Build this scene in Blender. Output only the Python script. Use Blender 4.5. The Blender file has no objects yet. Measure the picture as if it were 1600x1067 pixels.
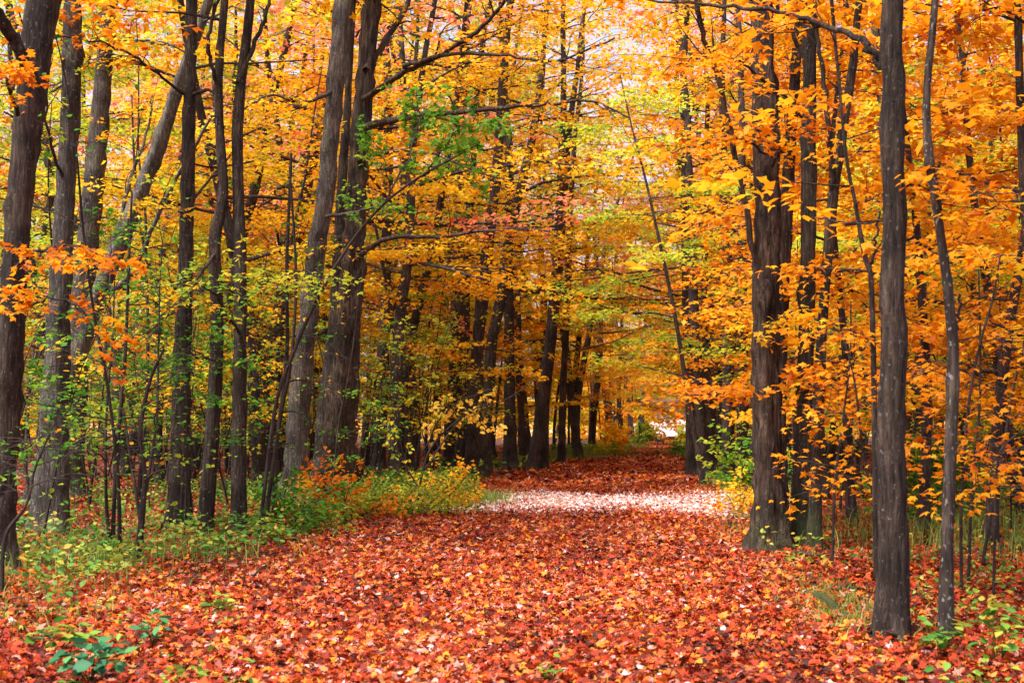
import bpy, math, random
import numpy as np
from mathutils import Vector

random.seed(11)
rng = np.random.default_rng(11)
S = bpy.context.scene
COL = S.collection
PI = math.pi

# ------------------------------------------------------------------ camera
F = 50.0 / 36.0 * 1600.0            # focal length in photo pixels
EYE = 1.6
PITCH = math.atan(121.5 / F)
cam_d = bpy.data.cameras.new("camera")
cam = bpy.data.objects.new("camera", cam_d)
COL.objects.link(cam)
cam.location = (0, 0, EYE)
cam.rotation_euler = (PI / 2 + PITCH, 0, 0)
cam_d.lens = 50.0
cam_d.sensor_width = 36.0
cam_d.clip_start = 0.1
cam_d.clip_end = 9000.0
cam_d.dof.use_dof = True
cam_d.dof.focus_distance = 24.0
cam_d.dof.aperture_fstop = 4.0
S.camera = cam


def at(px, py, d):
    """photo pixel -> world point at distance d (metres along +Y)"""
    dx = (px - 800.0) / F
    dy = (533.5 - py) / F
    v = (dx, math.cos(PITCH) - dy * math.sin(PITCH), math.sin(PITCH) + dy * math.cos(PITCH))
    t = d / v[1]
    return np.array((v[0] * t, d, EYE + v[2] * t))


def path_x(y):
    return -1.84 + 0.1112 * y + 0.035 * np.maximum(0, np.asarray(y) - 55.0)


def path_w(y):                       # half width of the leaf covered path
    return np.interp(y, [0, 20, 55, 71, 84, 112], [2.9, 2.8, 2.1, 1.35, 0.85, 0.7])


def gz(x, y):
    """ground height"""
    x = np.asarray(x, float)
    y = np.asarray(y, float)
    off = np.abs(x - path_x(y)) - path_w(y)
    m = np.clip(off / 3.0, 0, 1)
    n = (np.sin(x * 0.9 + 1.3) * np.cos(y * 0.7) + 0.6 * np.sin(x * 0.37 - y * 0.45 + 2.0)) * 0.07
    lim = np.clip((160 - np.abs(y)) / 40.0, 0, 1) * np.clip((90 - np.abs(x)) / 30.0, 0, 1)
    return ((n + 0.06) * m + 0.02 * np.sin(x * 1.1 + y * 0.6) * np.cos(y * 0.31)) * lim


# ------------------------------------------------------------------ nodes
class NT:
    def __init__(self, mat):
        self.t = mat.node_tree
        self.t.nodes.clear()

    def n(self, typ, **kw):
        nd = self.t.nodes.new(typ)
        for k, v in kw.items():
            if k.startswith("i_"):
                key = k[2:]
                key = int(key) if key.isdigit() else key.replace("_", " ")
                nd.inputs[key].default_value = v
            else:
                setattr(nd, k, v)
        return nd

    def l(self, a, b):
        self.t.links.new(a, b)

    def ramp(self, fac, stops, interp='LINEAR'):
        r = self.n('ShaderNodeValToRGB')
        cr = r.color_ramp
        cr.interpolation = interp
        while len(cr.elements) < len(stops):
            cr.elements.new(0.5)
        for e, (p, c) in zip(cr.elements, stops):
            e.position = p
            e.color = (*c, 1)
        self.l(fac, r.inputs[0])
        return r.outputs[0]


def new_mat(name):
    m = bpy.data.materials.new(name)
    m.use_nodes = True
    return m, NT(m)


def leaf_mat(name, stops, trans=0.55, rough=0.55, jitter=0.16, spec=0.25):
    """thin leaf: diffuse + some gloss + light coming through; colour from the per-leaf value and the tree"""
    m, t = new_mat(name)
    at_ = t.n('ShaderNodeAttribute', attribute_name='tint')
    oi = t.n('ShaderNodeObjectInfo')
    ma = t.n('ShaderNodeMath', operation='MULTIPLY_ADD', i_1=jitter, i_2=-jitter / 2)
    t.l(oi.outputs['Random'], ma.inputs[0])
    ad = t.n('ShaderNodeMath', operation='ADD', use_clamp=True)
    t.l(at_.outputs['Fac'], ad.inputs[0])
    t.l(ma.outputs[0], ad.inputs[1])
    colr = t.ramp(ad.outputs[0], stops)
    pb = t.n('ShaderNodeBsdfPrincipled', i_Roughness=rough)
    pb.inputs['Specular IOR Level'].default_value = spec
    t.l(colr, pb.inputs['Base Color'])
    tr = t.n('ShaderNodeBsdfTranslucent')
    t.l(colr, tr.inputs['Color'])
    mx = t.n('ShaderNodeMixShader', i_0=trans)
    t.l(pb.outputs[0], mx.inputs[1])
    t.l(tr.outputs[0], mx.inputs[2])
    o = t.n('ShaderNodeOutputMaterial')
    t.l(mx.outputs[0], o.inputs[0])
    return m


PAL = {
    'orange': [(0, (.42, .085, .004)), (.2, (.68, .19, .005)), (.5, (.84, .32, .008)), (.8, (.90, .46, .013)), (1, (.60, .48, .025))],
    'golden': [(0, (.62, .18, .006)), (.2, (.84, .36, .009)), (.5, (.90, .52, .014)), (.78, (.82, .62, .025)), (1, (.44, .52, .03))],
    'yellow-green': [(0, (.80, .34, .012)), (.18, (.84, .54, .025)), (.42, (.64, .61, .035)), (.68, (.34, .47, .035)), (1, (.12, .27, .022))],
    'red': [(0, (.40, .03, .006)), (.3, (.66, .09, .010)), (.65, (.82, .20, .015)), (1, (.88, .38, .02))],
    'pink': [(0, (.70, .12, .05)), (.4, (.84, .24, .12)), (.75, (.88, .40, .20)), (1, (.90, .50, .16))],
    'green': [(0, (.035, .12, .012)), (.35, (.06, .23, .016)), (.7, (.17, .38, .025)), (1, (.46, .46, .03))],
    'pale green': [(0, (.30, .44, .05)), (.4, (.48, .60, .09)), (.8, (.68, .66, .09)), (1, (.86, .56, .04))],
    'yellow': [(0, (.74, .36, .03)), (.4, (.82, .50, .045)), (.8, (.76, .56, .06)), (1, (.50, .50, .05))],
}
LEAF = {k: leaf_mat('leaf ' + k, v) for k, v in PAL.items()}
M_LITTER = leaf_mat('fallen leaf', [
    (0.00, (.035, .012, .009)), (.14, (.10, .018, .012)), (.28, (.33, .034, .012)), (.42, (.40, .048, .012)),
    (.54, (.50, .092, .014)), (.63, (.70, .24, .016)), (.69, (.44, .19, .05)), (.76, (.38, .12, .075)), (.85, (.50, .21, .16)),
    (.92, (.78, .56, .51)), (1, (.86, .75, .71))], trans=0.15, rough=0.6, jitter=0.0, spec=0.12)
M_HERB = leaf_mat('herb leaf', [(0, (.03, .10, .02)), (.3, (.06, .20, .025)), (.6, (.17, .33, .035)), (.85, (.42, .42, .05)),
                                (1, (.60, .28, .03))], trans=0.35, jitter=0.05)
M_BLUEGREEN = leaf_mat('bluish herb leaf', [(0, (.02, .10, .04)), (.5, (.04, .20, .08)), (1, (.14, .34, .08))], trans=0.3)
M_GRASS = leaf_mat('grass blade', [(0, (.06, .16, .02)), (.5, (.16, .28, .04)), (.8, (.36, .36, .08)), (1, (.50, .36, .14))],
                   trans=0.3, jitter=0.0)


def bark_mat(name, dark, light, lichen=0.2, ridges=1.0, moss=0.0, plates=20.0):
    m, t = new_mat(name)
    tc = t.n('ShaderNodeTexCoord')
    mp = t.n('ShaderNodeMapping')
    mp.inputs['Scale'].default_value = (1, 1, 0.13)
    t.l(tc.outputs['Object'], mp.inputs[0])
    n1 = t.n('ShaderNodeTexNoise', i_Scale=28.0, i_Detail=5.0, i_Roughness=0.65)
    t.l(mp.outputs[0], n1.inputs['Vector'])
    vo = t.n('ShaderNodeTexVoronoi', feature='DISTANCE_TO_EDGE', i_Scale=plates)
    ds = t.n('ShaderNodeMixRGB', i_0=0.08)
    t.l(mp.outputs[0], ds.inputs[1])
    t.l(n1.outputs['Color'], ds.inputs[2])
    t.l(ds.outputs[0], vo.inputs['Vector'])
    mm = t.n('ShaderNodeMath', operation='MULTIPLY', i_1=2.2, use_clamp=True)
    t.l(vo.outputs['Distance'], mm.inputs[0])
    mul = t.n('ShaderNodeMath', operation='MULTIPLY')
    t.l(mm.outputs[0], mul.inputs[0])
    t.l(n1.outputs[0], mul.inputs[1])
    add = t.n('ShaderNodeMath', operation='ADD')
    t.l(mul.outputs[0], add.inputs[0])
    t.l(n1.outputs[0], add.inputs[1])
    base = t.ramp(add.outputs[0], [(0.34, dark), (0.64, tuple(a * .5 + b * .5 for a, b in zip(dark, light))), (0.94, tuple(1.1 * b for b in light))])
    # large soft patches
    n2 = t.n('ShaderNodeTexNoise', i_Scale=2.3, i_Detail=3.0)
    t.l(tc.outputs['Object'], n2.inputs['Vector'])
    pt = t.ramp(n2.outputs[0], [(.35, (.55, .53, .52)), (.5, (1, 1, 1)), (.66, (1.5, 1.48, 1.42))])
    mr = t.n('ShaderNodeMixRGB', blend_type='MULTIPLY', i_0=1.0)
    t.l(base, mr.inputs[1])
    t.l(pt, mr.inputs[2])
    n3 = t.n('ShaderNodeTexNoise', i_Scale=1.3, i_Detail=4.0, i_Roughness=.7)
    t.l(tc.outputs['Object'], n3.inputs['Vector'])
    gm = t.ramp(n3.outputs[0], [(.50, (0, 0, 0)), (.66, (.55, .55, .55))])
    gg = t.n('ShaderNodeMixRGB', blend_type='MIX')
    t.l(gm, gg.inputs[0])
    t.l(mr.outputs[0], gg.inputs[1])
    gv = t.n('ShaderNodeMixRGB', blend_type='MULTIPLY', i_0=1.0)
    t.l(mr.outputs[0], gv.inputs[1])
    gv.inputs[2].default_value = (1.55, 1.75, 1.45, 1)
    t.l(gv.outputs[0], gg.inputs[2])
    mr = gg
    # lichen flecks
    v2 = t.n('ShaderNodeTexNoise', i_Scale=34.0, i_Detail=2.0)
    mp2 = t.n('ShaderNodeMapping')
    mp2.inputs['Scale'].default_value = (1, 1, 0.7)
    t.l(tc.outputs['Object'], mp2.inputs[0])
    t.l(mp2.outputs[0], v2.inputs['Vector'])
    lf = t.ramp(v2.outputs[0], [(.66 - lichen * .12, (0, 0, 0)), (.72 - lichen * .12, (1, 1, 1))])
    ml = t.n('ShaderNodeMixRGB')
    sc = t.n('ShaderNodeMath', operation='MULTIPLY', i_1=min(1, .35 + lichen))
    t.l(lf, sc.inputs[0])
    t.l(sc.outputs[0], ml.inputs[0])
    t.l(mr.outputs[0], ml.inputs[1])
    ml.inputs[2].default_value = (.27, .265, .235, 1)
    out = ml.outputs[0]
    if moss > 0:
        sx = t.n('ShaderNodeSeparateXYZ')
        t.l(tc.outputs['Object'], sx.inputs[0])
        mrg = t.n('ShaderNodeMapRange', i_1=0.0, i_2=0.9, i_3=moss, i_4=0.0)
        t.l(sx.outputs[2], mrg.inputs[0])
        mm2 = t.n('ShaderNodeMath', operation='MULTIPLY')
        t.l(mrg.outputs[0], mm2.inputs[0])
        t.l(n2.outputs[0], mm2.inputs[1])
        mg = t.n('ShaderNodeMixRGB')
        t.l(mm2.outputs[0], mg.inputs[0])
        t.l(out, mg.inputs[1])
        mg.inputs[2].default_value = (.05, .085, .02, 1)
        out = mg.outputs[0]
    pb = t.n('ShaderNodeBsdfPrincipled', i_Roughness=0.85)
    pb.inputs['Specular IOR Level'].default_value = 0.25
    t.l(out, pb.inputs['Base Color'])
    bp = t.n('ShaderNodeBump', i_Strength=1.0 * min(1.0, ridges), i_Distance=0.035 * ridges)
    t.l(add.outputs[0], bp.inputs['Height'])
    t.l(bp.outputs[0], pb.inputs['Normal'])
    o = t.n('ShaderNodeOutputMaterial')
    t.l(pb.outputs[0], o.inputs[0])
    return m


B_DARK = bark_mat('dark bark', (.011, .008, .006), (.080, .059, .044), lichen=0.12)
B_ROUGH = bark_mat('rough peeling bark', (.009, .006, .004), (.115, .076, .052), lichen=0.05, ridges=1.6, moss=.5, plates=13.0)
B_GREY = bark_mat('grey bark', (.027, .023, .019), (.135, .115, .096), lichen=0.30)
B_SPECK = bark_mat('speckled bark', (.013, .0095, .007), (.078, .060, .047), lichen=0.36, ridges=.7)
B_MOSS = bark_mat('mossy bark', (.012, .010, .007), (.082, .064, .045), lichen=0.12, moss=1.3)
B_FAR = bark_mat('dusky bark', (.018, .013, .012), (.088, .066, .057), lichen=0.12)
B_TWIG = bark_mat('twig bark', (.014, .0095, .008), (.050, .036, .029), lichen=0.0, ridges=.4)


def litter_ground(name, stops, scale):
    m, t = new_mat(name)
    tc = t.n('ShaderNodeTexCoord')
    nz = t.n('ShaderNodeTexNoise', i_Scale=9.0, i_Detail=3.0)
    t.l(tc.outputs['Object'], nz.inputs['Vector'])
    mx = t.n('ShaderNodeMixRGB', i_0=0.06)
    t.l(tc.outputs['Object'], mx.inputs[1])
    t.l(nz.outputs['Color'], mx.inputs[2])
    vo = t.n('ShaderNodeTexVoronoi', i_Scale=scale)
    t.l(mx.outputs[0], vo.inputs['Vector'])
    sp = t.n('ShaderNodeSeparateXYZ')
    t.l(vo.outputs['Color'], sp.inputs[0])
    base = t.ramp(sp.outputs[0], stops)
    big = t.n('ShaderNodeTexNoise', i_Scale=0.8, i_Detail=4.0)
    t.l(tc.outputs['Object'], big.inputs['Vector'])
    pt = t.ramp(big.outputs[0], [(.35, (.55, .55, .5)), (.65, (1.1, 1.1, 1.1))])
    mr = t.n('ShaderNodeMixRGB', blend_type='MULTIPLY', i_0=1.0)
    t.l(base, mr.inputs[1])
    t.l(pt, mr.inputs[2])
    pb = t.n('ShaderNodeBsdfPrincipled', i_Roughness=0.8)
    t.l(mr.outputs[0], pb.inputs['Base Color'])
    bp = t.n('ShaderNodeBump', i_Strength=0.8, i_Distance=0.03)
    t.l(sp.outputs[1], bp.inputs['Height'])
    t.l(bp.outputs[0], pb.inputs['Normal'])
    o = t.n('ShaderNodeOutputMaterial')
    t.l(pb.outputs[0], o.inputs[0])
    return m


G_FLOOR = litter_ground('forest floor', [(0, (.018, .010, .008)), (.35, (.06, .020, .012)), (.6, (.13, .034, .016)), (.8, (.20, .065, .022)),
                                         (1, (.14, .07, .05))], 13)
G_PATH = litter_ground('trodden leaves', [(0, (.03, .010, .008)), (.3, (.12, .020, .012)), (.6, (.24, .04, .016)), (.85, (.34, .09, .03)),
                                          (1, (.45, .20, .14))], 12)
G_BAND = litter_ground('pale band ground', [(0, (.22, .16, .14)), (.4, (.42, .32, .29)), (.7, (.58, .47, .43)), (1, (.70, .60, .56))], 22)
G_SKYGLOW = litter_ground('pale sky glow', [(0, (.42, .34, .32)), (1, (.58, .49, .46))], 1.5)  # kept pale so the sheet past the tunnel reads as bright sky


# ------------------------------------------------------------------ mesh building
class MB:
    def __init__(self):
        self.v, self.f, self.t, self.n = [], [], [], 0

    def add(self, V, Fs, tint=None):
        V = np.asarray(V, np.float32)
        for f in (Fs if isinstance(Fs, list) else [Fs]):
            if len(f):
                self.f.append(np.asarray(f, np.int32) + self.n)
        self.v.append(V)
        self.t.append(np.zeros(len(V), np.float32) if tint is None else np.asarray(tint, np.float32))
        self.n += len(V)

    def build(self, name, mat, parent=None, smooth=False, tint=False):
        me = bpy.data.meshes.new(name)
        V = np.concatenate(self.v)
        me.vertices.add(len(V))
        me.vertices.foreach_set('co', V.ravel())
        li = np.concatenate([f.ravel() for f in self.f])
        tot = np.concatenate([np.full(len(f), f.shape[1], np.int32) for f in self.f])
        me.loops.add(len(li))
        me.loops.foreach_set('vertex_index', li)
        me.polygons.add(len(tot))
        me.polygons.foreach_set('loop_start', np.concatenate([[0], np.cumsum(tot)[:-1]]).astype(np.int32))
        me.update(calc_edges=True)
        if smooth:
            me.polygons.foreach_set('use_smooth', np.ones(len(tot), bool))
        if tint:
            a = me.attributes.new('tint', 'FLOAT', 'POINT')
            a.data.foreach_set('value', np.concatenate(self.t))
        me.materials.append(mat)
        o = bpy.data.objects.new(name, me)
        COL.objects.link(o)
        if parent is not None:
            o.parent = parent
        return o


def spline(pts, n):
    """Catmull-Rom through rows of pts, n samples, even in index"""
    P = np.asarray(pts, float)
    if len(P) < 3:
        t = np.linspace(0, 1, n)[:, None]
        return P[0] * (1 - t) + P[-1] * t
    Q = np.vstack([2 * P[0] - P[1], P, 2 * P[-1] - P[-2]])
    u = np.linspace(0, len(P) - 1 - 1e-6, n)
    i = u.astype(int)
    f = (u - i)[:, None]
    a, b, c, d = Q[i], Q[i + 1], Q[i + 2], Q[i + 3]
    return 0.5 * (2 * b + (c - a) * f + (2 * a - 5 * b + 4 * c - d) * f ** 2 + (3 * b - a - 3 * c + d) * f ** 3)


def tube(mb, pts, rad, seg=6, rough=0.0, flare=0.0, knots=()):
    P = np.asarray(pts, float)
    n = len(P)
    T = np.gradient(P, axis=0)
    T /= np.linalg.norm(T, axis=1)[:, None] + 1e-9
    ref = np.array([1, 0, 0.]) if abs(T[0, 0]) < 0.8 else np.array([0, 1, 0.])
    U = np.zeros_like(P)
    u = ref
    for k in range(n):
        u = u - T[k] * u.dot(T[k])
        u = u / (np.linalg.norm(u) + 1e-9)
        U[k] = u
    W = np.cross(T, U)
    th = np.arange(seg) / seg * 2 * PI
    R = np.repeat(np.asarray(rad, float)[:, None], seg, 1)
    if rough > 0:
        s = np.concatenate([[0], np.cumsum(np.linalg.norm(np.diff(P, axis=0), axis=1))])
        for k, amp in ((2, .5), (3, .45), (5, .4), (7, .35)):
            ph = rng.uniform(0, 2 * PI)
            R *= 1 + rough * amp * np.sin(k * th[None, :] + ph + (1.7 / k + .5) * np.sin(s[:, None] * (1.1 + .35 * k) + ph) + .4 * s[:, None])
        R *= 1 + rough * .7 * rng.standard_normal(R.shape)
        if flare:
            lob = 1 + .45 * np.sin(rng.integers(3, 5) * th + rng.uniform(0, 6))
            R *= 1 + flare * np.exp(-s / .30)[:, None] * lob[None, :]
        for (ks, ka, kr) in knots:
            dth = np.abs((th - ka + PI) % (2 * PI) - PI)
            R += R * kr * np.exp(-((s[:, None] - ks) / .07) ** 2 - (dth[None, :] / .6) ** 2)
    V = P[:, None, :] + R[:, :, None] * (np.cos(th)[None, :, None] * U[:, None, :] + np.sin(th)[None, :, None] * W[:, None, :])
    V = V.reshape(-1, 3)
    i = np.arange(n - 1)[:, None] * seg
    j = np.arange(seg)[None, :]
    j2 = (j + 1) % seg
    Q = np.stack([i + j, i + j2, i + seg + j2, i + seg + j], -1).reshape(-1, 4)
    tip = len(V)
    V = np.vstack([V, P[-1] + T[-1] * rad[-1]])
    e = (n - 1) * seg
    C = np.stack([e + j[0], e + j2[0], np.full(seg, tip)], -1)
    mb.add(V, [Q, C])


def cones(mb, P0, P1, r):
    """thin three-sided twigs, vectorised"""
    P0 = np.asarray(P0)
    P1 = np.asarray(P1)
    n = len(P0)
    if not n:
        return
    d = P1 - P0
    side = np.cross(d, [0, 0, 1.0])
    side /= np.linalg.norm(side, axis=1)[:, None] + 1e-9
    up = np.cross(side, d)
    up /= np.linalg.norm(up, axis=1)[:, None] + 1e-9
    V = np.stack([P0 + side * r, P0 - side * r, P0 + up * r * 1.4, P1], 1).reshape(-1, 3)
    b = np.arange(n)[:, None] * 4
    Fc = np.concatenate([b + [0, 2, 3], b + [2, 1, 3], b + [1, 0, 3]])
    mb.add(V, Fc)


SHAPES = {}
SHAPES['kite'] = (np.array([(0, 0, 0), (.36, .42, .07), (0, 1, -.08), (-.36, .42, .07)]), np.array([(0, 1, 2), (0, 2, 3)]))
SHAPES['oval'] = (np.array([(0, 0, 0), (.27, .22, .05), (.33, .55, .05), (0, 1, -.10), (-.33, .55, .05), (-.27, .22, .05)]),
                  np.array([(0, 1, 2), (0, 2, 3), (0, 3, 4), (0, 4, 5)]))
SHAPES['lobed'] = (np.array([(0, 0, 0), (.56, .42, -.04), (.20, .50, .05), (0, 1, -.10), (-.20, .50, .05), (-.56, .42, -.04)]),
                   np.array([(0, 1, 2), (0, 2, 3), (0, 3, 4), (0, 4, 5)]))
_o = [(0, .06, 0), (.34, -.02, -.05), (.27, .22, .02), (.60, .46, -.08), (.25, .50, .03), (.20, .70, -.02), (0, 1, -.12),
      (-.20, .70, -.02), (-.25, .50, .03), (-.60, .46, -.08), (-.27, .22, .02), (-.34, -.02, -.05)]
SHAPES['maple'] = (np.array(_o + [(0, .36, .05)]), np.array([(k, (k + 1) % 12, 12) for k in range(12)]))


def place_leaves(mb, pos, u, nrm, size, tint, shape, curl=None):
    """pos (N,3); u leaf axis; nrm leaf normal; adds N leaves"""
    tv, tf = SHAPES[shape]
    n = len(pos)
    if not n:
        return
    nrm = nrm / (np.linalg.norm(nrm, axis=1)[:, None] + 1e-9)
    u = u - nrm * np.sum(u * nrm, 1)[:, None]
    u /= np.linalg.norm(u, axis=1)[:, None] + 1e-9
    w = np.cross(u, nrm)
    tz = tv[None, :, 2] * (np.ones((n, 1)) if curl is None else curl[:, None])
    wid = rng.uniform(.8, 1.15, n)[:, None]
    V = pos[:, None, :] + size[:, None, None] * ((tv[None, :, 0] * wid)[..., None] * w[:, None, :] + tv[None, :, 1, None] * u[:, None, :]
                                                 + tz[..., None] * nrm[:, None, :])
    k = len(tv)
    Fc = (np.arange(n)[:, None, None] * k + tf[None]).reshape(-1, 3)
    mb.add(V.reshape(-1, 3), Fc, np.repeat(tint, k))


def spray_leaves(mb, spr, per, size, shape, nsd=.42, droop=.18, wid=.42, hang=.25):
    """spr: list of (point, direction, length, tint): flat fronds of leaves"""
    if not spr:
        return
    P = np.array([s[0] for s in spr])
    D = np.array([s[1] for s in spr])
    L = np.array([s[2] for s in spr])
    Tn = np.array([s[3] for s in spr])
    D = D / (np.linalg.norm(D, axis=1)[:, None] + 1e-9)
    sv = np.cross(D, [0, 0, 1.0])
    sv /= np.linalg.norm(sv, axis=1)[:, None] + 1e-9
    idx = np.repeat(np.arange(len(P)), per)
    N = len(idx)
    t = rng.uniform(.06, 1, N) ** .85
    s = rng.uniform(-1, 1, N) * wid * (1.02 - t ** 1.6)
    l = L[idx]
    pos = P[idx] + D[idx] * (t * l)[:, None] + sv[idx] * (s * l)[:, None]
    pos[:, 2] += -droop * t * t * l - .25 * np.abs(s) * l + rng.normal(0, .035, N)
    u = D[idx] * .8 + sv[idx] * np.sign(s)[:, None] * .7 + rng.normal(0, .35, (N, 3))
    u[:, 2] -= hang
    nr = rng.normal(0, nsd, (N, 3))
    nr[:, 2] += 1
    place_leaves(mb, pos, u, nr, size * rng.uniform(.65, 1.25, N), np.clip(Tn[idx] + rng.normal(0, .13, N), 0, 1), shape)


def spray_twigs(mb, spr, r=.004):
    if not spr:
        return
    P = np.array([s[0] for s in spr])
    D = np.array([s[1] for s in spr])
    L = np.array([s[2] for s in spr])[:, None]
    D = D / (np.linalg.norm(D, axis=1)[:, None] + 1e-9)
    E = P + D * L * .95
    E[:, 2] -= .16 * L[:, 0]
    cones(mb, P, E, r)


def rotz(v, a):
    c, s = math.cos(a), math.sin(a)
    return np.array((v[0] * c - v[1] * s, v[0] * s + v[1] * c, v[2]))


def wander(p, d, length, n, sd, flat=.85, lift=0.0):
    pts = [np.array(p, float)]
    d = np.array(d, float)
    for _ in range(n):
        d = d + rng.normal(0, sd, 3)
        d[2] = d[2] * flat + lift
        d /= np.linalg.norm(d)
        pts.append(pts[-1] + d * length / n)
    return np.array(pts)


def add_sprays(spr, pts, t0, step, L, tint, spread=(.35, 1.1)):
    seg = np.linalg.norm(np.diff(pts, axis=0), axis=1)
    s = np.concatenate([[0], np.cumsum(seg)])
    q = s[-1] * t0
    sg = 1
    while q < s[-1]:
        p = np.array([np.interp(q, s, pts[:, k]) for k in range(3)])
        k = min(np.searchsorted(s, q), len(pts) - 1)
        d = pts[k] - pts[k - 1]
        d = d / (np.linalg.norm(d) + 1e-9)
        d = rotz(d, sg * rng.uniform(*spread))
        d[2] = d[2] * .35 + rng.normal(0, .12)
        spr.append((p, d, L * rng.uniform(.65, 1.25), np.clip(tint + rng.normal(0, .10), 0, 1)))
        sg = -sg
        q += step * rng.uniform(.6, 1.4)
    d = pts[-1] - pts[-2]
    spr.append((pts[-1], d / (np.linalg.norm(d) + 1e-9), L, tint))


def limb_with_sprays(tb, spr, p, d, length, r0, nsec=3, step=.45, L=.8, tint=.5, seg=5, flat=.86, lift=0.0, t0=.3):
    pts = wander(p, d, length, 6, .13, flat, lift)
    tube(tb, pts, np.linspace(r0, max(.004, r0 * .2), len(pts)), seg)
    add_sprays(spr, pts, t0, step, L, tint)
    for k in range(nsec):
        t = rng.uniform(.22, .85)
        i = t * (len(pts) - 1)
        a = int(i)
        q = pts[a] + (pts[a + 1] - pts[a]) * (i - a)
        dd = rotz(pts[a + 1] - pts[a], (1 if k % 2 else -1) * rng.uniform(.5, 1.1))
        dd[2] = dd[2] * .6 + rng.normal(0, .06)
        sp = wander(q, dd / np.linalg.norm(dd), length * rng.uniform(.35, .55) * (1.15 - .5 * t), 4, .14, flat, lift)
        tube(tb, sp, np.linspace(r0 * (1 - .7 * t) * .6, .003, len(sp)), 4)
        add_sprays(spr, sp, .15, step, L, np.clip(tint + rng.normal(0, .06), 0, 1))


def crown_limbs(tb, spr, tp, tr, z0, z1, nl, rad, elev=(.15, .7), **kw):
    """limbs spiralling up the trunk path tp between heights z0 and z1"""
    az = rng.uniform(0, 6.28)
    for k in range(nl):
        f = (k + rng.uniform(0, .8)) / nl
        z = z0 + (z1 - z0) * f
        p = np.array([np.interp(z, tp[:, 2], tp[:, j]) for j in range(3)])
        r = np.interp(z, tp[:, 2], tr)
        az += 2.4 + rng.normal(0, .35)
        e = rng.uniform(*elev) * (.6 + .7 * f)
        d = np.array((math.cos(az) * math.cos(e), math.sin(az) * math.cos(e), math.sin(e)))
        ln = rad * (1.05 - .55 * f) * rng.uniform(.65, 1.2)
        limb_with_sprays(tb, spr, p, d, ln, min(r * .5, .010 + .0075 * ln), tint=np.clip(rng.normal(.5, .14), 0, 1), **kw)


# ------------------------------------------------------------------ tagging
def tag(o, label=None, cat=None, group=None, kind=None):
    if label:
        o['label'] = label
    if cat:
        o['category'] = cat
    if group:
        o['group'] = group
    if kind:
        o['kind'] = kind
    return o


def empty(name, loc, rz=0.0):
    e = bpy.data.objects.new(name, None)
    e.empty_display_size = .3
    COL.objects.link(e)
    e.location = loc
    e.rotation_euler = (0, 0, rz)
    return e


def set_mat(o, m):
    o.material_slots[0].link = 'OBJECT'
    o.material_slots[0].material = m


def copy_thing(root, loc, rz, sc):
    r = root.copy()
    COL.objects.link(r)
    for k in list(r.keys()):
        del r[k]
    r.location = loc
    r.rotation_euler = (0, 0, rz)
    r.scale = sc
    kids = []
    for ch in root.children:
        c = ch.copy()
        COL.objects.link(c)
        c.parent = r
        kids.append(c)
    return r, kids


# ------------------------------------------------------------------ setting
def grid(name, xs, ys, dz, mat):
    X, Y = np.meshgrid(xs, ys)
    V = np.stack([X, Y, gz(X, Y) + dz], -1).reshape(-1, 3)
    nx, ny = len(xs), len(ys)
    i = np.arange(ny - 1)[:, None] * nx
    j = np.arange(nx - 1)[None, :]
    Q = np.stack([i + j, i + j + 1, i + nx + j + 1, i + nx + j], -1).reshape(-1, 4)
    mb = MB()
    mb.add(V, Q)
    return mb.build(name, mat, smooth=True)


def strip(name, ys, halfw, dz, mat, ragged=.25):
    nx = 15
    rows = []
    for y in ys:
        w = halfw(y)
        a = path_x(y) - w + ragged * math.sin(y * 1.7) * .6 + rng.normal(0, ragged * .25)
        b = path_x(y) + w + ragged * math.sin(y * 1.3 + 2) * .6 + rng.normal(0, ragged * .25)
        xs = np.linspace(a, b, nx)
        rows.append(np.stack([xs, np.full(nx, y), gz(xs, np.full(nx, y)) + dz], -1))
    V = np.concatenate(rows)
    i = np.arange(len(ys) - 1)[:, None] * nx
    j = np.arange(nx - 1)[None, :]
    Q = np.stack([i + j, i + j + 1, i + nx + j + 1, i + nx + j], -1).reshape(-1, 4)
    mb = MB()
    mb.add(V, Q)
    return mb.build(name, mat, smooth=True)


xs = np.concatenate([[-3000, -800, -300, -150], np.arange(-90, 91, .6), [150, 300, 800, 3000]])
ys = np.concatenate([[-600, -200, -60], np.arange(-20, 161, .6), [200, 300, 500, 900, 1800, 4000, 8000]])
tag(grid('ground', xs, ys, 0, G_FLOOR), 'forest floor under rusty brown fallen leaves', kind='structure')
tag(strip('path', np.arange(-15, 118, .5), lambda y: float(path_w(y)), .022, G_PATH), 'straight woodland path carpeted in red fallen leaves', kind='structure')
tag(strip('pale_band', np.arange(24.0, 30.4, .4), lambda y: 4.2, .030, G_BAND, .6), 'pale band across the leafy path', kind='structure')  # strip of paler ground across the path
fx = np.concatenate([[-3000, -900, -300], np.arange(-100, 121, 20), [300, 900, 3000]])  # added sheet standing in for the bright opening at the tunnel end
fy = np.array([124, 130, 160, 220, 300, 500, 900, 1800, 4000, 8000.])
X, Y = np.meshgrid(fx, fy)
mbf = MB()
ii = np.arange(len(fy) - 1)[:, None] * len(fx)
jj = np.arange(len(fx) - 1)[None, :]
mbf.add(np.stack([X, Y, gz(X, Y) * 0 + .12], -1).reshape(-1, 3), np.stack([ii + jj, ii + jj + 1, ii + len(fx) + jj + 1, ii + len(fx) + jj], -1).reshape(-1, 4))
tag(mbf.build('sky_glow_sheet', G_SKYGLOW), 'pale sheet added for the bright sky glow at the end of the tree tunnel', kind='structure')

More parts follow.
